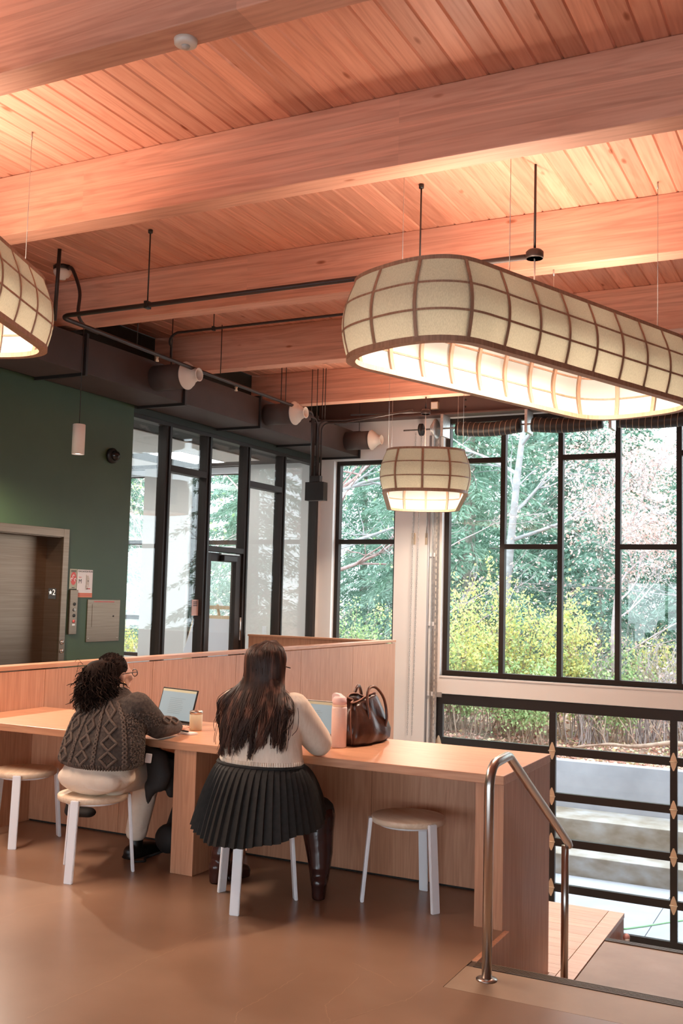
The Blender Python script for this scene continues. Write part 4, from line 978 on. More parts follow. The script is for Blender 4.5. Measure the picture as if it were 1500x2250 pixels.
for (x, y, lab) in ((-16.6, 23.5, 'bare branched tree outside the meeting room window behind the easel'), (-19.8, 24.5, 'bare branched tree outside the meeting room window beside the green wall'), (-15.4, 21.5, 'low bare tree close outside the meeting room window')):
    deciduous('bare_tree', lab, (x, y, -1.1), [(x, y, -1.1), (x + .1, y, 1), (x - .1, y, 3), (x + .1, y, 5.5)], .07, M_twig, M_lime, 500, .11, 4, 1, 2.0, .3, nb=9)
def shrub(name, lab, x, y, H, R_, stems, bark, lmat, nleaf, lsz, twig=1, group=None):
    z0 = gz(x, y) - .03; t = thing(name, lab, 'shrub', (x, y, z0), group=group); mb = MB(); tips = []
    for k in range(stems):
        a = rnd.uniform(0, 2 * PI); lean = rnd.uniform(.05, R_ / H)
        p0 = Vector((x + rnd.gauss(0, R_ * .22), y + rnd.gauss(0, R_ * .18), z0)); hh = H * rnd.uniform(.55, 1.0); pts = [p0]; d = Vector((math.cos(a) * lean, math.sin(a) * lean, 1)).normalized()
        for j in range(5):
            d = (d + Vector((rnd.gauss(0, .09), rnd.gauss(0, .09), rnd.gauss(0, .04) - .02 * j))).normalized(); pts.append(pts[-1] + d * hh / 5)
            if j > 0:
                for q in range(twig):
                    e = (d + Vector((rnd.gauss(0, .7), rnd.gauss(0, .7), rnd.gauss(.1, .4)))).normalized(); ln = hh * rnd.uniform(.12, .3); m_ = pts[-1] + e * ln * .5; q2 = m_ + (e + Vector((rnd.gauss(0, .25), rnd.gauss(0, .25), rnd.gauss(0, .25)))) * ln * .5
                    mb.tube([pts[-1], m_, q2], [.005, .004, .002], 3, cap=False); tips += [m_, q2]
        mb.tube(pts, [.011, .010, .008, .007, .005, .003], 4, cap=False); tips += pts[3:]
    mb.build('stems', bark, t)
    if nleaf:
        T = np.array([list(q) for q in tips]); ix = rng.integers(0, len(T), nleaf); Pp = T[ix] + rng.normal(0, .09, (nleaf, 3)); Dl = rng.normal(0, 1, (nleaf, 3)); Dl[:, 2] -= .2
        fo = place('foliage', arr_mesh('foliage', leaves(Pp, Dl, lsz, lsz * .34, .5), 4, lmat), t); fo['kind'] = 'stuff'
    return t
GS = 'shrubs on the bank outside'
YL, TL, GL = 'yellow-leaved shrub on the bank outside the windows', 'bare purplish-brown thicket of twigs on the bank', 'light green leafy shrub on the bank outside the windows'
for x, y, H, R_ in ((-7.9, 21.2, 2.9, 1.1), (-6.6, 21.0, 3.0, 1.1), (-5.6, 21.4, 2.4, .9), (-12.2, 21.6, 2.4, 1.2), (-11.2, 21.2, 2.0, 1.0), (-13.4, 22, 2.0, 1.0), (-16.9, 22.4, 2.2, 1.0), (-3.2, 22.6, 2.0, 1.0)): shrub('yellow_shrub', YL, x, y, H, R_, 16, M_browntwig, M_yel, 5200, .072, 3, GS)
for x, y, H, R_ in ((-7.2, 20.6, 2.0, 1.0), (-8.6, 20.8, 2.0, .9), (-6.0, 20.4, 1.7, .8), (-10.3, 21.4, 2.4, 1.0), (-4.4, 21.5, 1.8, .9), (-12.8, 20.6, 1.4, .9), (-2.2, 21.4, 1.7, .9)): shrub('green_shrub', GL, x, y, H, R_, 14, M_browntwig, M_lime, 3600, .070, 3, GS)
for x, y, H, R_ in ((-3.9, 20.8, 2.3, 1.2), (-2.9, 20.6, 2.2, 1.2), (-5.0, 20.3, 1.9, 1.0), (-1.8, 20.9, 2.2, 1.2), (-.8, 21, 2, 1.1), (-6.6, 19.9, 1.3, .9), (-7.8, 20.0, 1.5, .9), (-9.6, 20.6, 2.2, 1.2), (-11.8, 20.3, 1.8, 1.1), (-14.5, 21, 2.4, 1.2), (-18.5, 22, 2.6, 1.3), (-16, 20.6, 2.0, 1.2)): shrub('twig_thicket', TL, x, y + 1.1, H, R_, 46, M_twig if x > -5.5 or x < -9 else M_browntwig, M_pink, 160, .08, 2, GS)
lgm = MB(); lp_ = spline([(-4.9, 20.0, -1.22), (-4.3, 20.05, -1.12), (-3.7, 20.0, -1.10), (-3.1, 20.12, -1.0), (-2.4, 20.1, -1.06), (-1.6, 20.0, -1.10)], 4)
lgm.tube(lp_, [.02 + .045 * i / len(lp_) + .008 * math.sin(i * 1.7) for i in range(len(lp_))], 8)
for i in (4, 8, 11, 15): branches(lgm, lp_[i], Vector((rnd.gauss(-.4, .3), .2, .8)), .7, .018, 1, [])
lg = tag(lgm.build('fallen_branch', M_browntwig), 'thick fallen grey branch lying on the leafy bank', 'branch')
tag(MB().tube(spline([at(1369, 2041, Z=ZL + .012), at(1420, 2034, Z=ZL + .012), at(1500, 2022, Z=ZL + .012), at(1600, 2016, Z=ZL + .012)], 6), .012, 8).build('garden_hose', mat('hose_green', (.30, .62, .30), .5)), 'thin light green garden hose lying on the paving', 'hose')

# ================================================================== THINGS ON AND UNDER THE DESK
M_scr = noisy('document_screen', [(.3, (.22, .30, .34)), (.7, (.24, .32, .36))], (1, 1, 1), 1, rough=.3)
p_ = M_scr.node_tree.nodes['Principled BSDF']; p_.inputs['Emission Color'].default_value = (.50, .68, .78, 1); p_.inputs['Emission Strength'].default_value = .30
M_lapd = mat('laptop_dark', (.035, .03, .03), .4, .4); M_lapg = mat('laptop_grey', (.30, .28, .27), .35, .7); M_text = mat('screen_text', (.30, .42, .50), .6)
def laptop(name, lab, loc, rz, W_, D_, H_, tilt, body):
    t = thing(name, lab, 'laptop', loc, rz)
    MB().box(-W_ / 2, W_ / 2, -D_, 0, 0, .014, .004).build('base', body, t, local=True)
    kb = MB().box(-W_ / 2 + .02, W_ / 2 - .02, -D_ * .62, -.03, .0141, .0155).build('keyboard', M_ink, t, local=True)
    R = Matrix.Rotation(-tilt, 3, 'X')
    def lid(name, x0, x1, y0, y1, z0, z1, m, par):
        mb = MB().box(x0, x1, y0, y1, z0, z1, .002 if name == 'lid' else 0); mb.v = [tuple(R @ Vector(v) + Vector((0, .004, .014))) for v in mb.v]; return mb.build(name, m, par, local=True)
    l = lid('lid', -W_ / 2, W_ / 2, 0, .008, 0, H_, body, t)
    lid('screen', -W_ / 2 + .008, W_ / 2 - .008, -.0012, -.0002, .014, H_ - .008, M_scr, l)
    lid('toolbar', -W_ / 2 + .008, W_ / 2 - .008, -.0016, -.0012, H_ - .024, H_ - .008, mat('toolbar_pale', (.62, .66, .50), .5), l)
    for k in range(9): lid('text_line', -W_ * .22, W_ * (.12 + .1 * rnd.random()), -.0016, -.0012, H_ * .25 + k * H_ * .055, H_ * .25 + k * H_ * .055 + .003, M_text, l)
    lid('hinge_badge', -.008, .008, -.0016, -.0005, .004, .010, M_wink, l)
    return t
laptop('open_laptop', 'open dark laptop showing a document on pale blue screen beside the tumbler', (-3.935, 5.50, DZ + .0005), -.23, .335, .225, .215, .28, M_lapd)
laptop('thin_laptop', 'laptop with white page on screen in front of the long-haired woman', (-2.945, 5.52, DZ + .0005), -.05, .32, .22, .205, .22, M_lapg)
t = thing('tumbler', 'short beige tumbler with bare steel rim beside the dark laptop', 'cup', (-3.645, 5.345, DZ))
MB().lathe([(0, .001), (.036, .001), (.039, .006), (.040, .098), (.038, .099)], 28, (-3.645, 5.345, DZ)).build('body', mat('tumbler_beige', (.58, .48, .33), .45), t)
MB().lathe([(.040, .099), (.0405, .116), (.038, .118), (.037, .100)], 28, (-3.645, 5.345, DZ)).build('rim', M_rail, t)
t = thing('notebook', 'small closed pale notebook with a pen on it by the tumbler', 'notebook', (-3.62, 5.2, DZ))
MB().obox((-3.615, 5.185, DZ + .006), (.085, .03, .0055), Matrix.Rotation(-.25, 3, 'Z'), .001).build('cover', M_paper, t)
MB().tube([(-3.70, 5.205, DZ + .0165), (-3.575, 5.165, DZ + .0165)], .0045, 8).build('pen', M_ink, t)
M_pinkb = noisy('pink_powder_coat', [(.3, (.82, .62, .57)), (.7, (.86, .67, .62))], (200, 200, 200), 1, rough=.5)
bxp, byp = -2.612, 5.245
t = thing('water_bottle', 'tall pink insulated bottle with slanted lid next to the handbag', 'bottle', (bxp, byp, DZ))
MB().lathe([(0, .0005), (.040, .0005), (.0435, .005), (.0435, .215), (.041, .228)], 32, (bxp, byp, DZ)).build('body', M_pinkb, t)
MB().lathe([(.041, .228), (.0415, .236), (.040, .237)], 32, (bxp, byp, DZ)).build('band', mat('peach_band', (.84, .62, .46), .4), t)
ld = MB().lathe([(.040, .237), (.040, .258), (.036, .274), (.026, .284), (0, .288)], 28, (bxp, byp, DZ)).build('lid', mat('lid_pink', (.84, .58, .57), .4), t)
MB().add([(bxp + x, byp + y, DZ + z) for y in (-.018, .018) for x, z in ((-.040, .252), (-.041, .290), (-.030, .300), (.0, .296), (.030, .274), (.032, .262))], [(0, 1, 2, 3, 4, 5), (11, 10, 9, 8, 7, 6)] + [(k, 6 + k, 6 + (k + 1) % 6, (k + 1) % 6) for k in range(6)]).build('carry_loop', mat('lid_pale', (.84, .66, .66), .4), ld)

# leather tote
M_leather = noisy('brown_leather', [(.3, (.045, .018, .012)), (.7, (.10, .042, .028))], (14, 14, 14), 1, 6, rough=.30, bump=.25, dist=.6)
M_edge = mat('leather_edge', (.32, .15, .10), .5)
t = thing('leather_tote', 'glossy dark brown leather tote bag standing on the desk', 'handbag', (-2.572, 5.507, DZ), -.06)
m = MB(); NS_ = 40; rows = []
def tote_r(a, hx, hy, p_=3.2):
    c_, s_ = math.cos(a), math.sin(a); k = (abs(c_) ** p_ + abs(s_) ** p_) ** (-1 / p_); return Vector((hx * k * c_, hy * k * s_, 0))
lev = [(0.002, .068, .185), (.02, .082, .20), (.07, .086, .205), (.13, .075, .19), (.19, .058, .168), (.235, .040, .150), (.262, .030, .142)]
for j, (z, hx, hy) in enumerate(lev):
    for k in range(NS_):
        a = 2 * PI * k / NS_; v = tote_r(a, hx, hy); w = .010 * math.sin(5 * a + j * 1.1) * (j / 6) + .006 * math.sin(9 * a - j)
        rows.append(v * (1 + w / .08) + Vector((.012 * math.sin(j * .9), -.02 * j / 6, z + (.022 * math.sin(a * 2 + .6) if j >= 5 else 0))))
ff = [(j * NS_ + k, j * NS_ + (k + 1) % NS_, (j + 1) * NS_ + (k + 1) % NS_, (j + 1) * NS_ + k) for j in range(len(lev) - 1) for k in range(NS_)] + [tuple(range(NS_))[::-1]]
inner = [v * .92 + Vector((0, 0, -.01)) for v in rows[-NS_:]]; low = [Vector((v.x * .8, v.y * .9, v.z - .14)) for v in rows[-NS_:]]
b0 = len(rows); rows += inner + low
ff += [((len(lev) - 1) * NS_ + k, (len(lev) - 1) * NS_ + (k + 1) % NS_, b0 + (k + 1) % NS_, b0 + k) for k in range(NS_)] + [(b0 + k, b0 + (k + 1) % NS_, b0 + NS_ + (k + 1) % NS_, b0 + NS_ + k) for k in range(NS_)] + [tuple(range(b0 + NS_, b0 + 2 * NS_))]
body = m.add(rows, ff, True).build('body', M_leather, t, local=True)
for k in (0,):
    MB().tube([rows[j * NS_ + NS_ * 31 // 40] * 1.005 for j in range(7)], .004, 6).build('seam', M_edge, t, local=True)
    MB().tube([rows[6 * NS_ + q] + Vector((0, 0, .002)) for q in range(NS_)], .005, 6, closed=True).build('rim_binding', M_edge, t, local=True)
for sx, dy, hh in ((1, 0, .0), (-1, .0, .0)):
    x = sx * .040
    pth = spline([(x + sx * .022, -.085, .10), (x + sx * .022, -.075, .17), (x + sx * .006, -.07, .25), (x - .0, -.04, .315), (x + sx * .015, .02, .318), (x + sx * .035, .085, .25), (x + sx * .048, .10, .15), (x + sx * .045, .085, .09)], 6)
    mm = MB()
    for i in range(len(pth)): pass
    mm.tube(pth, .0085, 8).build('handle', M_leather, t, local=True)
    MB().tube([q + Vector((sx * .008, -.003, .002)) for q in pth], .0028, 5).build('handle_edge', M_edge, t, local=True)

# backpack under the desk
M_nylon = noisy('black_nylon', [(.3, (.008, .007, .007)), (.7, (.018, .015, .014))], (6, 6, 6), 1, 5, rough=.75, bump=.3)
bp = thing('backpack', 'black backpack slumped on the floor against the desk panel', 'backpack', (-3.63, 5.22, 0))
mb = MB().chain([(-3.63, 5.22, .10, .13, .10, .10), (-3.60, 5.24, .25, .12, .09, .12), (-3.585, 5.27, .40, .085, .065, .09)], .4, 12)
mb.ell((-3.66, 5.12, .12), (.09, .06, .09)); bake(mb, 'body', .014, 8, M_nylon, bp)
MB().tube(spline([(-3.70, 5.16, .04), (-3.76, 5.05, .012), (-3.72, 4.98, .012), (-3.78, 4.93, .012)], 5), .007, 6).build('strap', M_nylon, bp)

# easel and small things behind the glass
ez = thing('easel', 'pine easel holding a white board behind the glass door', 'easel', (-8.25, 12.3, 0))
def ept(x, z): return (x, 12.3 + (1.42 - z) * -.18 + .2, z)
M_pine = wood('pine', (.66, .48, .28), (.76, .58, .36), (.82, .66, .45), axis=2, rough=.5, var=.1)
for x0, x1 in ((-8.55, -8.78), (-7.92, -7.72)):
    a, b = Vector(ept(x0, 1.42)), Vector(ept(x1, 0)); MB().tube([a, b], .024, 6).build('leg', M_pine, ez)
MB().tube([(-8.23, 12.5, 1.40), (-8.23, 13.0, 0)], .02, 6).build('rear_leg', M_pine, ez)
for z in (1.36, 1.22): MB().obox((-8.235, ept(0, z)[1], z), (.32, .012, .025)).build('cross_rail', M_pine, ez)
MB().obox((-8.24, ept(0, .62)[1], .62), (.43, .03, .02)).build('tray', M_pine, ez)
wb = MB(); q = [ept(-8.57, 1.20), ept(-7.93, 1.20), ept(-7.78, .64), ept(-8.70, .64)]
wb.add([Vector(v) + Vector((0, -.030, 0)) for v in q] + [Vector(v) + Vector((0, -.018, 0)) for v in q], [(0, 1, 2, 3), (7, 6, 5, 4)] + [(k, (k + 1) % 4, 4 + (k + 1) % 4, 4 + k) for k in range(4)]).build('white_board', mat('board_white', (.82, .85, .92), .4), ez)
q = at(430, 1335, X=WX - .055)
s = thing('door_notice', 'small pink notice taped to the partition mullion by the door', 'sign', (WX - .055, q.y, q.z))
MB().box(WX - .0578, WX - .055, q.y - .085, q.y + .075, q.z - .10, q.z + .10).build('paper', mat('pink_paper', (.72, .48, .42), .7), s)
for k in range(3): MB().box(WX - .055, WX - .0544, q.y - .06, q.y + .03, q.z + .02 + .022 * k, q.z + .030 + .022 * k).build('print_line', M_ink, s)
q = at(581, 1385, Y=WY)
s = thing('wall_switch', 'white switch plate on the meeting room wall', 'switch', (q.x, WY - .004, q.z)); MB().box(q.x - .04, q.x + .04, WY - .008, WY - .0005, q.z - .065, q.z + .065, .002).build('plate', M_whitep, s); MB().box(q.x - .012, q.x + .012, WY - .012, WY - .008, q.z - .03, q.z + .03, .002).build('rocker', M_whitep, s)
q = at(1364, 2056, Y=7.02)
s = thing('platform_knob', 'small round pink and white knob beside the wooden platform', 'knob', (q.x, q.y, q.z)); MB().ell((-1.365, 7.0, q.z), (.022, .03, .026), 14).build('cap', mat('knob_pink', (.85, .45, .45), .4), s); MB().ell((-1.362, 6.99, q.z - .012), (.02, .026, .018), 12).build('foot', M_whitep, s)

# ================================================================== PEOPLE
M_skin = noisy('skin', [(.3, (.62, .34, .24)), (.7, (.68, .39, .28))], (8, 8, 8), 1, rough=.5)
M_hair1 = noisy('dark_curly_hair', [(.3, (.010, .006, .005)), (.7, (.032, .018, .013))], (30, 30, 8), 1, 4, rough=.7, spec=.06)
M_hair2 = noisy('long_brown_hair', [(.25, (.014, .007, .005)), (.52, (.045, .020, .013)), (.72, (.19, .08, .05))], (26, 26, 3), 1, 4, rough=.5, spec=.3)
M_knit = noisy('charcoal_knit', [(.3, (.035, .025, .020)), (.7, (.085, .062, .050))], (60, 60, 60), 1, 4, rough=.9, bump=.6, bdist=.006)
M_cable = noisy('cable_knit', [(.3, (.085, .060, .047)), (.7, (.145, .105, .083))], (120, 120, 120), 1, 3, rough=.9, bump=.4, bdist=.004)
M_creamk = noisy('cream_knit', [(.3, (.80, .67, .54)), (.7, (.87, .75, .63))], (90, 90, 14), 1, 3, rough=.85, bump=.35, bdist=.004)
M_trouser = noisy('cream_cotton', [(.3, (.76, .63, .50)), (.7, (.83, .71, .58))], (7, 7, 11), 1, 3, rough=.85, bump=.7, bdist=.02, dist=.8)
M_skirt = noisy('black_wool', [(.3, (.008, .008, .007)), (.7, (.016, .015, .014))], (40, 40, 40), 1, 3, rough=.8)
M_boot = noisy('burgundy_leather', [(.3, (.022, .007, .006)), (.7, (.050, .016, .013))], (12, 12, 5), 1, 5, rough=.22, bump=.15, dist=.5)
M_shoe = mat('black_shoe', (.008, .007, .007), .4)
def rotz(a): return Matrix.Rotation(a, 3, 'Z')
def head(mb, c, face, s=1.0):
    """skull, jaw, brow, nose, lips, chin, ears; face = yaw of view direction from +Y towards -X"""
    R = rotz(face); c = Vector(c); P = lambda x, y, z: c + R @ Vector((x * s, y * s, z * s))
    E_ = lambda x, y, z, a, b, d, n=12: mb.ell(P(x, y, z), (a * s, b * s, d * s), n, R)
    E_(0, -.012, .022, .076, .096, .088, 18); E_(0, .030, -.035, .062, .062, .072, 14); E_(0, .058, -.085, .034, .030, .026); E_(0, .078, .022, .052, .018, .014)
    E_(0, .094, -.012, .012, .018, .026, 10); E_(0, .102, -.026, .016, .014, .011, 10); E_(0, .088, -.052, .024, .012, .008, 10); E_(0, .086, -.062, .020, .012, .008, 10)
    for sx in (-1, 1): E_(sx * .078, -.004, -.005, .010, .019, .030, 10); E_(sx * .045, .070, -.012, .024, .020, .020, 10)
    return P, R
def hand(mb, w, d, side, s=1.0, curl=.5):
    """palm + five bent fingers; w wrist, d forward direction (horizontal), side=+1 thumb towards -right"""
    d = Vector(d).normalized(); r = d.cross(Vector((0, 0, 1))).normalized(); w = Vector(w); u = Vector((0, 0, 1))
    pc = w + d * .045 * s
    R = Matrix((r, d, u)).transposed()
    mb.ell(pc, (.038 * s, .05 * s, .014 * s), 12, R)
    for k, (ox, ln) in enumerate(((-.028, .062), (-.010, .075), (.010, .072), (.027, .058))):
        a = w + d * .085 * s + r * ox * s; b = a + d * ln * .45 * s + u * .006; e = b + d * ln * .55 * s - u * (.004 + .02 * curl)
        mb.chain([(*a, .0085 * s), (*b, .008 * s), (*e, .0068 * s)], .5, 8)
    a = w + d * .02 * s - r * side * .034 * s; b = a + d * .03 * s - r * side * .018 * s; e = b + d * .03 * s - r * side * .002 * s
    mb.chain([(*a, .011 * s), (*b, .0095 * s), (*e, .008 * s)], .5, 8)
def bvh_of(o):
    me = o.data; M_ = wm(o.parent) if o.parent else Matrix.Identity(4)
    return BVHTree.FromPolygons([M_ @ v.co for v in me.vertices], [tuple(p.vertices) for p in me.polygons])

# ---- woman in the cable knit sweater
p1 = thing('person', 'seated woman in dark cable knit sweater, cream trousers and glasses, typing at the dark laptop', 'person', (-3.85, 4.66, 0))
HC = Vector((-3.850, 4.81, 1.085)); FA = -.30
b = MB(); P, R = head(b, HC, FA)
b.chain([(-3.84, 4.795, 1.03, .046), (-3.80, 4.77, .94, .055)])
b.chain([(-3.80, 4.76, .92, .15, .09, .07), (-3.81, 4.70, .74, .15, .11, .1), (-3.82, 4.67, .55, .18, .14, .1)], .4)
elR, wrR = Vector((-3.575, 4.865, .803)), Vector((-3.60, 5.085, .780)); elL, wrL = Vector((-4.06, 4.90, .803)), Vector((-3.99, 5.12, .780))
for sh, el, wr in ((Vector((-3.625, 4.75, .93)), elR, wrR), (Vector((-3.975, 4.75, .93)), elL, wrL)): b.chain([(*sh, .05), (*el, .04), (*wr, .027)])
hand(b, wrR + Vector((-.002, .012, -.012)), (-.22, 1, -.02), 1, .92); hand(b, wrL + Vector((0, .012, -.012)), (.30, 1, -.02), -1, .92)
kR, aR = Vector((-3.80, 5.10, .49)), Vector((-3.845, 5.06, .10)); kL, aL = Vector((-4.13, 5.02, .52)), Vector((-3.80, 5.14, .59))
b.chain([(-3.72, 4.70, .53, .07), (*kR, .05), (*aR, .035)]); b.chain([(-3.93, 4.70, .53, .07), (*kL, .05), (*aL, .036)])
bake(b, 'body', .008, 4, M_skin, p1)
tz = MB().chain([(-3.82, 4.655, .54, .235, .165, .095), (-3.81, 4.66, .62, .20, .15, .08)], .3, 16)
tz.chain([(-3.735, 4.70, .53, .105), (*kR, .082), (kR.x - .02, kR.y, .40, .078), (aR.x, aR.y, .155, .068)]); tz.chain([(-3.94, 4.70, .53, .10), (*kL, .080), (*aL, .062)])
tz.ell((-3.815, 4.575, .53), (.215, .095, .085), 16)
bake(tz, 'trousers', .010, 4, M_trouser, p1)
for nm, a_, d_ in (('shoe', aR + Vector((0, 0, -.0)), Vector((.10, 1, 0))),):
    d_ = d_.normalized(); f = Vector((a_.x, a_.y, 0))
    sb_ = MB().chain([(f.x - d_.x * .05, f.y - d_.y * .05, .042, .040), (f.x + d_.x * .05, f.y + d_.y * .05, .045, .040), (f.x + d_.x * .15, f.y + d_.y * .15, .035, .034)], .4)
    sb_.chain([(f.x, f.y, .05, .042), (aR.x, aR.y, .16, .045)]); sb_.obox((f.x + d_.x * .05, f.y + d_.y * .05, .012), (.036, .13, .011), rotz(-.1)); bake(sb_, 'shoe', .008, 4, M_shoe, p1)
sb_ = MB().chain([(aL.x + .02, aL.y + .01, .59, .042), (aL.x + .14, aL.y + .03, .575, .035)], .4); bake(sb_, 'shoe', .008, 3, M_shoe, p1)
sw = MB().chain([(-3.805, 4.655, .625, .265, .18, .05), (-3.80, 4.67, .72, .255, .172, .08), (-3.80, 4.70, .84, .235, .15, .08), (-3.80, 4.74, .925, .205, .115, .065)], .25, 18)
sw.chain([(-3.80, 4.765, .965, .12, .085, .04), (-3.81, 4.785, 1.0, .072, .066, .025)], .3)
for sh, el, wr in ((Vector((-3.635, 4.74, .915)), elR, wrR), (Vector((-3.965, 4.74, .915)), elL, wrL)): sw.chain([(*sh, .095), (*(sh.lerp(el, .5)), .085), (*el, .068), (*(el.lerp(wr, .5) + Vector((0, 0, .006))), .062), (*(wr + Vector((0, -.015, .003))), .044)])
swo = bake(sw, 'sweater', .009, 5, M_knit, p1)
bt = bvh_of(swo)
AX = Vector((-3.80, 4.70))
def onto(phi, z, lift=.004, bv=bt, ax=AX):
    """phi=0 straight back (-Y), positive towards +X"""
    d = Vector((math.sin(phi), -math.cos(phi), 0)); o_ = Vector((ax.x, ax.y, z)) + d * .9
    h = bv.ray_cast(o_, -d)
    if h[0] is None: return None
    return h[0] + h[1] * lift
def surf_line(fn, n, lift=.004):
    out = [onto(*fn(k / n), lift) for k in range(n + 1)]; return [q for q in out if q is not None]
cb = MB()
# diamond columns
tri = lambda u: 1 - 2 * abs(((u * 4.0) % 1) - .5)
for c0 in (-.70, .02, .72):
    for s_ in (-1, 1): cb.tube(surf_line(lambda u: (c0 + .06 * (u - .5) + s_ * .20 * (tri(u) - .06), .615 + .335 * u), 80), .0080, 6)
    for j in range(4):          # ribbed filling inside each diamond
        zc = .615 + .335 * (j + .5) / 4
        for q in range(-5, 6):
            hh = .034 * (1 - abs(q) / 6.0) - .004
            if hh > .004: cb.tube(surf_line(lambda u: (c0 + .06 * ((j + .5) / 4 - .5) + q * .024, zc - hh + 2 * hh * u), 4, .0005), .0024, 4)
# twisted cables between the diamonds
for c0 in (-1.05, -.34, .37, 1.08):
    for ph in (0, PI): cb.tube(surf_line(lambda u: (c0 + .06 * (u - .5) + .038 * math.sin(u * 48 + ph), .61 + .345 * u), 110, .003), .0066, 5)
# moss stitch bumps on the right side and sleeve
for k in range(560):
    ph = rnd.uniform(1.18, 1.95); z = rnd.uniform(.62, .90); q = onto(ph, z, .001)
    if q: cb.ell(q, .0052, 5)
# ribbed hem
for k in range(84):
    ph = 2 * PI * k / 84; pts = surf_line(lambda u: (ph, .582 + .042 * u), 3, .002)
    if len(pts) == 4: cb.tube(pts, .0052, 5)
hm_ = [onto(2 * PI * k / 60, .588, .003) for k in range(60)]
# sleeve diamonds and cuff
sl = bt
for s_ in (-1, 1):
    pts = []
    for k in range(41):
        u = k / 40; c_ = elR.lerp(wrR, u * .82 - .05); off = s_ * .030 * abs(math.sin(u * 2 * PI)); o_ = c_ + Vector((.25, -.12, .22)); tgt = c_ + Vector((off * .6, 0, -off * .5)); h = bt.ray_cast(o_, (tgt - o_).normalized())
        if h[0]: pts.append(h[0] + h[1] * .004)
    cb.tube(pts, .0065, 5)
cb.build('cable_pattern', M_cable, swo)
# hair
hb = MB(); E_ = lambda x, y, z, a, b_, d: hb.ell(P(x, y, z), (a, b_, d), 16, R)
E_(0, -.028, .040, .088, .096, .088); E_(-.02, -.055, .0, .080, .075, .085)
pc = Vector((-3.872, 4.685, 1.045)); hb.chain([(-3.855, 4.735, 1.11, .06), (pc.x, pc.y, pc.z + .035, .100), (pc.x + .0, pc.y - .005, pc.z - .05, .098), (pc.x + .02, pc.y - .0, pc.z - .11, .066)], .4)
ho = bake(hb, 'hair', .010, 3, M_hair1, p1)
hs = MB()
for k in range(520):
    a, zz = rnd.uniform(0, 2 * PI), rnd.uniform(-1, 1); rr = .100 * math.sqrt(max(0, 1 - .75 * zz * zz)) + rnd.uniform(-.006, .012)
    q = pc + Vector((rr * math.cos(a), rr * math.sin(a), -.01 + zz * .12)); pts = [q]; d = Vector((math.cos(a) * .35 + rnd.gauss(0, .25), math.sin(a) * .35 + rnd.gauss(0, .25), -1 + rnd.gauss(0, .35))).normalized()
    w0, f0 = rnd.uniform(0, 6), rnd.uniform(.006, .012)
    for j in range(7):
        w = w0 + j * 1.3; pts.append(q + d * .013 * (j + 1) + Vector((f0 * math.cos(w), f0 * math.sin(w), 0)))
    hs.tube(pts, [.0030, .0035, .0035, .003, .003, .0025, .002, .001], 4, cap=False)
for k in range(240):
    a = rnd.uniform(-2.3, 2.3) ; el_ = rnd.uniform(.0, 1.4); q0 = P(.090 * math.sin(a) * math.cos(el_), -.028 - .098 * math.cos(a) * math.cos(el_), .042 + .090 * math.sin(el_)); e = Vector((-3.86, 4.735, 1.10))
    m_ = q0.lerp(e, .5); m_ += (m_ - P(0, -.02, .03)).normalized() * .022; hs.tube([q0, m_, e], [.0028, .004, .003], 4, cap=False)
for k in range(60):
    a = rnd.uniform(0, 2 * PI); q = pc + Vector((.10 * math.cos(a), .10 * math.sin(a), rnd.uniform(-.08, .12))); hs.tube(spline([q, q + Vector((.03 * math.cos(a), .03 * math.sin(a), rnd.uniform(-.02, .03))), q + Vector((.045 * math.cos(a) + rnd.gauss(0, .01), .045 * math.sin(a), rnd.uniform(-.05, .02)))], 3), .0011, 3, cap=False)
tie = Vector((-3.86, 4.742, 1.115))
for k in range(420):
    a = rnd.uniform(0, 2 * PI); rr = rnd.uniform(.70, 1.06) * .104; m1 = tie.lerp(pc, .45) + Vector((math.cos(a), math.sin(a), 0)) * rr * .7 + Vector((0, 0, .062 + rnd.uniform(-.02, .02)))
    m2 = pc + Vector((math.cos(a), math.sin(a), 0)) * rr + Vector((0, 0, rnd.uniform(-.01, .03))); e = pc + Vector((math.cos(a + .3), math.sin(a + .3), 0)) * rr * rnd.uniform(.7, 1.1) + Vector((0, 0, rnd.uniform(-.14, -.05)))
    pts = spline([tie, m1, m2, e], 5); w0 = rnd.uniform(0, 6); pts = [q + Vector((math.cos(w0 + i * 1.1), math.sin(w0 + i * 1.1), 0)) * .005 * min(1, i / 5) for i, q in enumerate(pts)]
    hs.tube(pts, [.0028] * (len(pts) - 3) + [.0022, .0016, .001], 4, cap=False)
hs.build('curls', M_hair1, ho)
gl = MB()
for sx in (-1, 1):
    gl.tube([P(sx * .034 + .027 * math.cos(w), .108, .012 + .020 * math.sin(w)) for w in [q * PI / 8 for q in range(16)]], .0028, 5, closed=True)
    gl.tube([P(sx * .062, .106, .018), P(sx * .080, .06, .018), P(sx * .084, -.01, .012)], .0026, 5)
gl.tube([P(-.008, .112, .014), P(.008, .112, .014)], .0025, 5); gl.build('glasses', mat('tortoise_frame', (.025, .012, .010), .3), p1)
MB().ell(P(.084, .002, -.038), .0055, 8).build('earring', mat('gold_stud', (.85, .55, .25), .3, 1), p1)

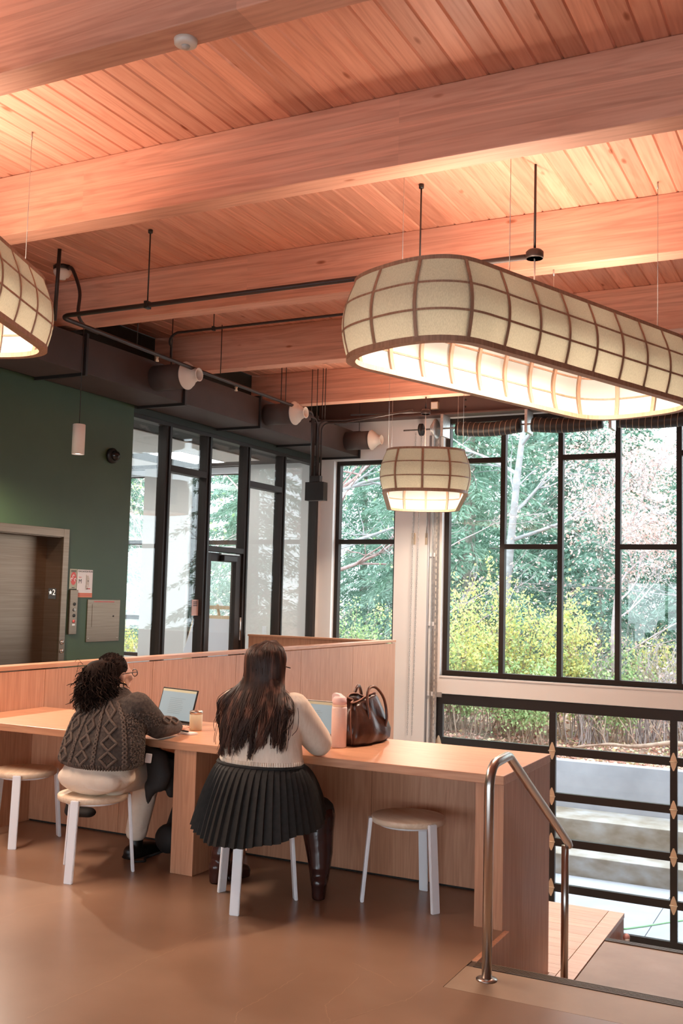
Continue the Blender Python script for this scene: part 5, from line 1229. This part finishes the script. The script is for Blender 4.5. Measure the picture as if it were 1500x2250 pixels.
# black coat across her lap, hanging at both sides
ct = thing('black_coat', 'black coat draped over the lap of the woman in the cable knit', 'coat', (-3.60, 4.98, .3))
mb = MB()
A = lambda x, y, Y: tuple(at(x, y, Y=Y))
mb.chain([(*A(322, 1645, 4.90), .03, .06, .03), (*A(345, 1665, 4.90), .07, .06, .05), (*A(350, 1700, 4.88), .080, .05, .05), (*A(345, 1725, 4.87), .065, .045, .04)], .3, 12)
mb.chain([(*A(380, 1690, 4.96), .035, .06, .06), (*A(378, 1735, 4.95), .03, .05, .05)], .4)
mb.chain([(*A(334, 1725, 4.86), .05, .04, .03), (*A(327, 1750, 4.85), .022, .022, .02), (*A(325, 1766, 4.85), .010, .010, .008)], .4)
mb.chain([(*A(318, 1650, 4.90), .025, .06, .03), (-3.80, 5.02, .615, .10, .08, .025), (-4.06, 4.98, .60, .10, .08, .03), (-4.215, 4.93, .50, .03, .07, .06), (-4.19, 4.93, .38, .035, .07, .05), (*A(160, 1782, 4.93), .05, .06, .035), (*A(195, 1785, 4.93), .045, .05, .03)], .3)
bake(mb, 'cloth', .012, 4, M_nylon, ct)
q = A(326, 1666, 4.80); MB().obox(q, (.018, .006, .026), rotz(.5) @ Matrix.Rotation(.1, 3, 'Y'), .004).build('white_tag', M_paper, ct)

# ---- woman in cream sweater and pleated skirt
p2 = thing('person', 'seated woman with very long dark hair, cream sweater, black pleated skirt and leather boots', 'person', (-2.80, 4.66, 0))
HC2 = Vector((-2.785, 4.745, 1.205)); b = MB(); P2, R2 = head(b, HC2, .05)
b.chain([(-2.785, 4.735, 1.14, .045), (-2.78, 4.72, 1.05, .055)])
b.chain([(-2.78, 4.71, 1.0, .15, .085, .07), (-2.775, 4.67, .82, .15, .11, .1), (-2.785, 4.66, .56, .19, .15, .1)], .4)
eR, wR = Vector((-2.535, 4.86, .806)), Vector((-2.70, 5.10, .775)); eL, wL = Vector((-3.07, 4.86, .806)), Vector((-2.99, 5.10, .775))
for sh, el, wr in ((Vector((-2.60, 4.70, 1.0)), eR, wR), (Vector((-2.96, 4.70, 1.0)), eL, wL)): b.chain([(*sh, .05), (*el, .042), (*wr, .028)])
hand(b, wR + Vector((-.01, .010, -.008)), (-.55, 1, 0), 1, .92); hand(b, wL + Vector((.004, .010, -.008)), (.35, 1, 0), -1, .92)
kR2, aR2 = Vector((-2.565, 4.95, .43)), Vector((-2.535, 4.905, .11)); kL2, aL2 = Vector((-3.12, 4.98, .45)), Vector((-3.135, 4.885, .11))
for hp, kn, an in ((Vector((-2.69, 4.70, .53)), kR2, aR2), (Vector((-2.88, 4.70, .53)), kL2, aL2)): b.chain([(*hp, .085), (*kn, .056), (*an, .036)])
bake(b, 'body', .008, 4, M_skin, p2)
for hp, kn, an in ((Vector((-2.69, 4.70, .53)), kR2, aR2), (Vector((-2.88, 4.70, .53)), kL2, aL2)):
    lg_ = MB().chain([(*hp, .10), (*kn, .082), (kn.x, kn.y - .01, kn.z - .06, .080)]); bake(lg_, 'tights', .010, 3, M_skirt, p2)
for kn, an, tw_ in ((kR2, aR2, .42), (kL2, aL2, -.35)):
    d_ = (rotz(tw_) @ Vector((0, 1, 0))); f = Vector((an.x, an.y, 0))
    bo = MB().chain([(kn.x, kn.y - .005, kn.z - .02, .088), (kn.x, kn.y - .015, kn.z - .10, .086), (*(kn.lerp(an, .62)), .073), (an.x, an.y, .16, .060), (an.x, an.y, .10, .052)], .3)
    h0, toe = f - d_ * .03, f + d_ * .17
    bo.chain([(h0.x, h0.y, .085, .045), (f.x + d_.x * .06, f.y + d_.y * .06, .065, .043), (toe.x, toe.y, .036, .034)], .3)
    bo.lathe([(0, .002), (.036, .002), (.040, .075), (0, .08)], 14, (h0.x, h0.y, 0), smooth=False)
    bo.obox((f.x + d_.x * .11, f.y + d_.y * .11, .012), (.034, .075, .010), rotz(tw_))
    bake(bo, 'boot', .008, 3, M_boot, p2)
sw = MB().chain([(-2.755, 4.645, .715, .235, .155, .035), (-2.765, 4.655, .80, .228, .150, .07), (-2.775, 4.68, .92, .225, .135, .07), (-2.78, 4.70, 1.0, .20, .105, .06)], .25, 18)
sw.chain([(-2.78, 4.715, 1.045, .13, .08, .04), (-2.783, 4.725, 1.085, .068, .062, .02)], .3)
for sh, el, wr in ((Vector((-2.605, 4.70, .985)), eR, wR), (Vector((-2.955, 4.70, .985)), eL, wL)): sw.chain([(*sh, .092), (*(sh.lerp(el, .5)), .085), (*(el.lerp(sh, .1)), .078), (*el, .072), (*(el.lerp(wr, .5) + Vector((0, 0, .004))), .060), (*wr, .040)])
sw2 = bake(sw, 'sweater', .009, 5, M_creamk, p2); bt2 = bvh_of(sw2)
rb_ = MB()
for k in range(110):
    ph = 2 * PI * k / 110; pts = [onto(ph, .690 + .045 * u / 3, .001, bt2, Vector((-2.76, 4.65))) for u in range(4)]
    if all(pts): rb_.tube(pts, .0036, 4)
rb_.build('ribbed_hem', M_creamk, sw2)
# pleated skirt: each fold a sharp knife pleat
sk = MB(); NP = 46; SUB = 6; NZ = 14; n_ = NP * SUB; vs = []
for j in range(NZ + 1):
    t_ = j / NZ
    for i in range(n_):
        a = 2 * PI * i / n_; ca, sa = math.cos(a), math.sin(a)             # sa>0 towards the desk
        fr_ = max(0, sa); bk = max(0, -sa)
        hx = .232 + (.335 - .232) * min(1, t_ ** .75) ; hy_b = .150 + (.325 - .150) * t_ ** .6; hy_f = .150 + .26 * t_ ** .8
        zt, zb_ = .708, .345 + .06 * abs(ca) ** 2 + .17 * fr_ ** 1.5
        drop = t_ if fr_ < .01 else t_ ** (1 + 1.0 * fr_)
        z = zt + (zb_ - zt) * drop
        u = (i % SUB) / SUB; pl = (.020 * (u - .5)) * min(1, t_ * 2.2 + .25) * (1 if sa < .55 else .4)
        wob = .008 * t_ * math.sin(a * 7 + 1)
        vs.append((-2.765 + ca * (hx + pl + wob), 4.645 + sa * ((hy_b if sa < 0 else hy_f) + pl + wob), z + .004 * math.sin(a * 11) * t_))
sk.add(vs, [(j * n_ + i, (j + 1) * n_ + i, (j + 1) * n_ + (i + 1) % n_, j * n_ + (i + 1) % n_) for j in range(NZ) for i in range(n_)])
so = sk.build('pleated_skirt', M_skirt, p2)
sm = so.modifiers.new('thick', 'SOLIDIFY'); sm.thickness = .004
wbm = MB().tube([(-2.765 + .234 * math.cos(a), 4.645 + .152 * math.sin(a), .706) for a in [q * PI / 30 for q in range(60)]], .010, 6, closed=True); wbm.build('waistband', M_skirt, so)
# long hair
hb = MB(); hb.ell(P2(0, -.018, .030), (.102, .110, .094), 18, R2); hb.ell(P2(0, -.040, -.04), (.112, .085, .11), 16, R2)
hb.chain([(-2.785, 4.665, 1.13, .118, .06, .05), (-2.785, 4.625, 1.04, .130, .042, .04)], .3)
ho2 = bake(hb, 'hair', .010, 4, M_hair2, p2)
def back_y(x, z, d=.010):
    h = bt2.ray_cast(Vector((x, 3.9, z)), Vector((0, 1, 0)))
    return (h[0].y - d) if h[0] is not None else 4.62
hs = MB(); NC = 22
CLP = [(-1 + 2 * (c + .5) / NC, rnd.uniform(-.02, .02), rnd.uniform(0, 1), rnd.uniform(0, 6)) for c in range(NC)]
for k in range(1150):
    ca_, cx_, ce_, cp_ = CLP[k % NC]; a = ca_ + rnd.gauss(0, .05)
    top = P2(.012 * a + .008, .0 + rnd.uniform(-.04, .04), .124)
    w1 = P2(.106 * math.sin(a * 1.45), -.018 - .114 * math.cos(a * 1.45), .055 + rnd.uniform(-.02, .02)); w2 = P2(.120 * math.sin(a * 1.35), -.035 - .105 * math.cos(a * 1.35), -.075)
    zend = .705 + .10 * ce_ + .09 * max(0, a) + .03 * rnd.random() + (.06 if -.15 < a < .25 else 0)
    xs1 = HC2.x + .190 * a + rnd.gauss(0, .006); cl = HC2.x + .222 * ca_ + cx_ - .006
    x2 = cl + rnd.gauss(0, .010) + .010 * math.sin(cp_); x3 = cl + rnd.gauss(0, .007) + .022 * math.sin(cp_ + 1.4) - .01
    dd = rnd.uniform(.004, .026)
    p3 = Vector((xs1, min(back_y(xs1, 1.0), 4.625) - dd, 1.02)); zm = (1.02 + zend) / 2 + .03
    p4 = Vector((x2, back_y(x2, zm) - dd, zm)); p5 = Vector((x3, back_y(x3, zend + .06) - dd * .8, zend + .065)); p6 = Vector((x3 + .018 * math.sin(cp_ + 3) + rnd.gauss(0, .006), back_y(x3, zend) - dd * .6, zend))
    r_ = rnd.uniform(.0028, .005)
    pts = spline([top, w1, w2, p3, p4, p5, p6], 4); m_ = len(pts); hs.tube(pts, [r_ * (1 - .8 * max(0, i / (m_ - 1) - .35) / .65) for i in range(m_)], 4, cap=False)
for k in range(46):                                                    # loose wisps at the shoulders
    s_ = rnd.choice((-1, 1, 1)); x = HC2.x + s_ * rnd.uniform(.12, .22); q = Vector((HC2.x + s_ * .09, 4.68, 1.12)); m_ = Vector((x, 4.63 + rnd.gauss(0, .02), 1.03)); e = Vector((x + s_ * rnd.uniform(-.01, .05), 4.58 + rnd.gauss(0, .03), rnd.uniform(.82, .95)))
    hs.tube(spline([q, m_, e, e + Vector((rnd.gauss(-s_ * .02, .02), -.01, -.05))], 5), .0016, 3, cap=False)
hs.tube(spline([P2(.088, -.03, .03), P2(.115, -.04, .0), P2(.150, -.05, -.008)], 5), .003, 4, cap=False)
hs.build('locks', M_hair2, ho2)
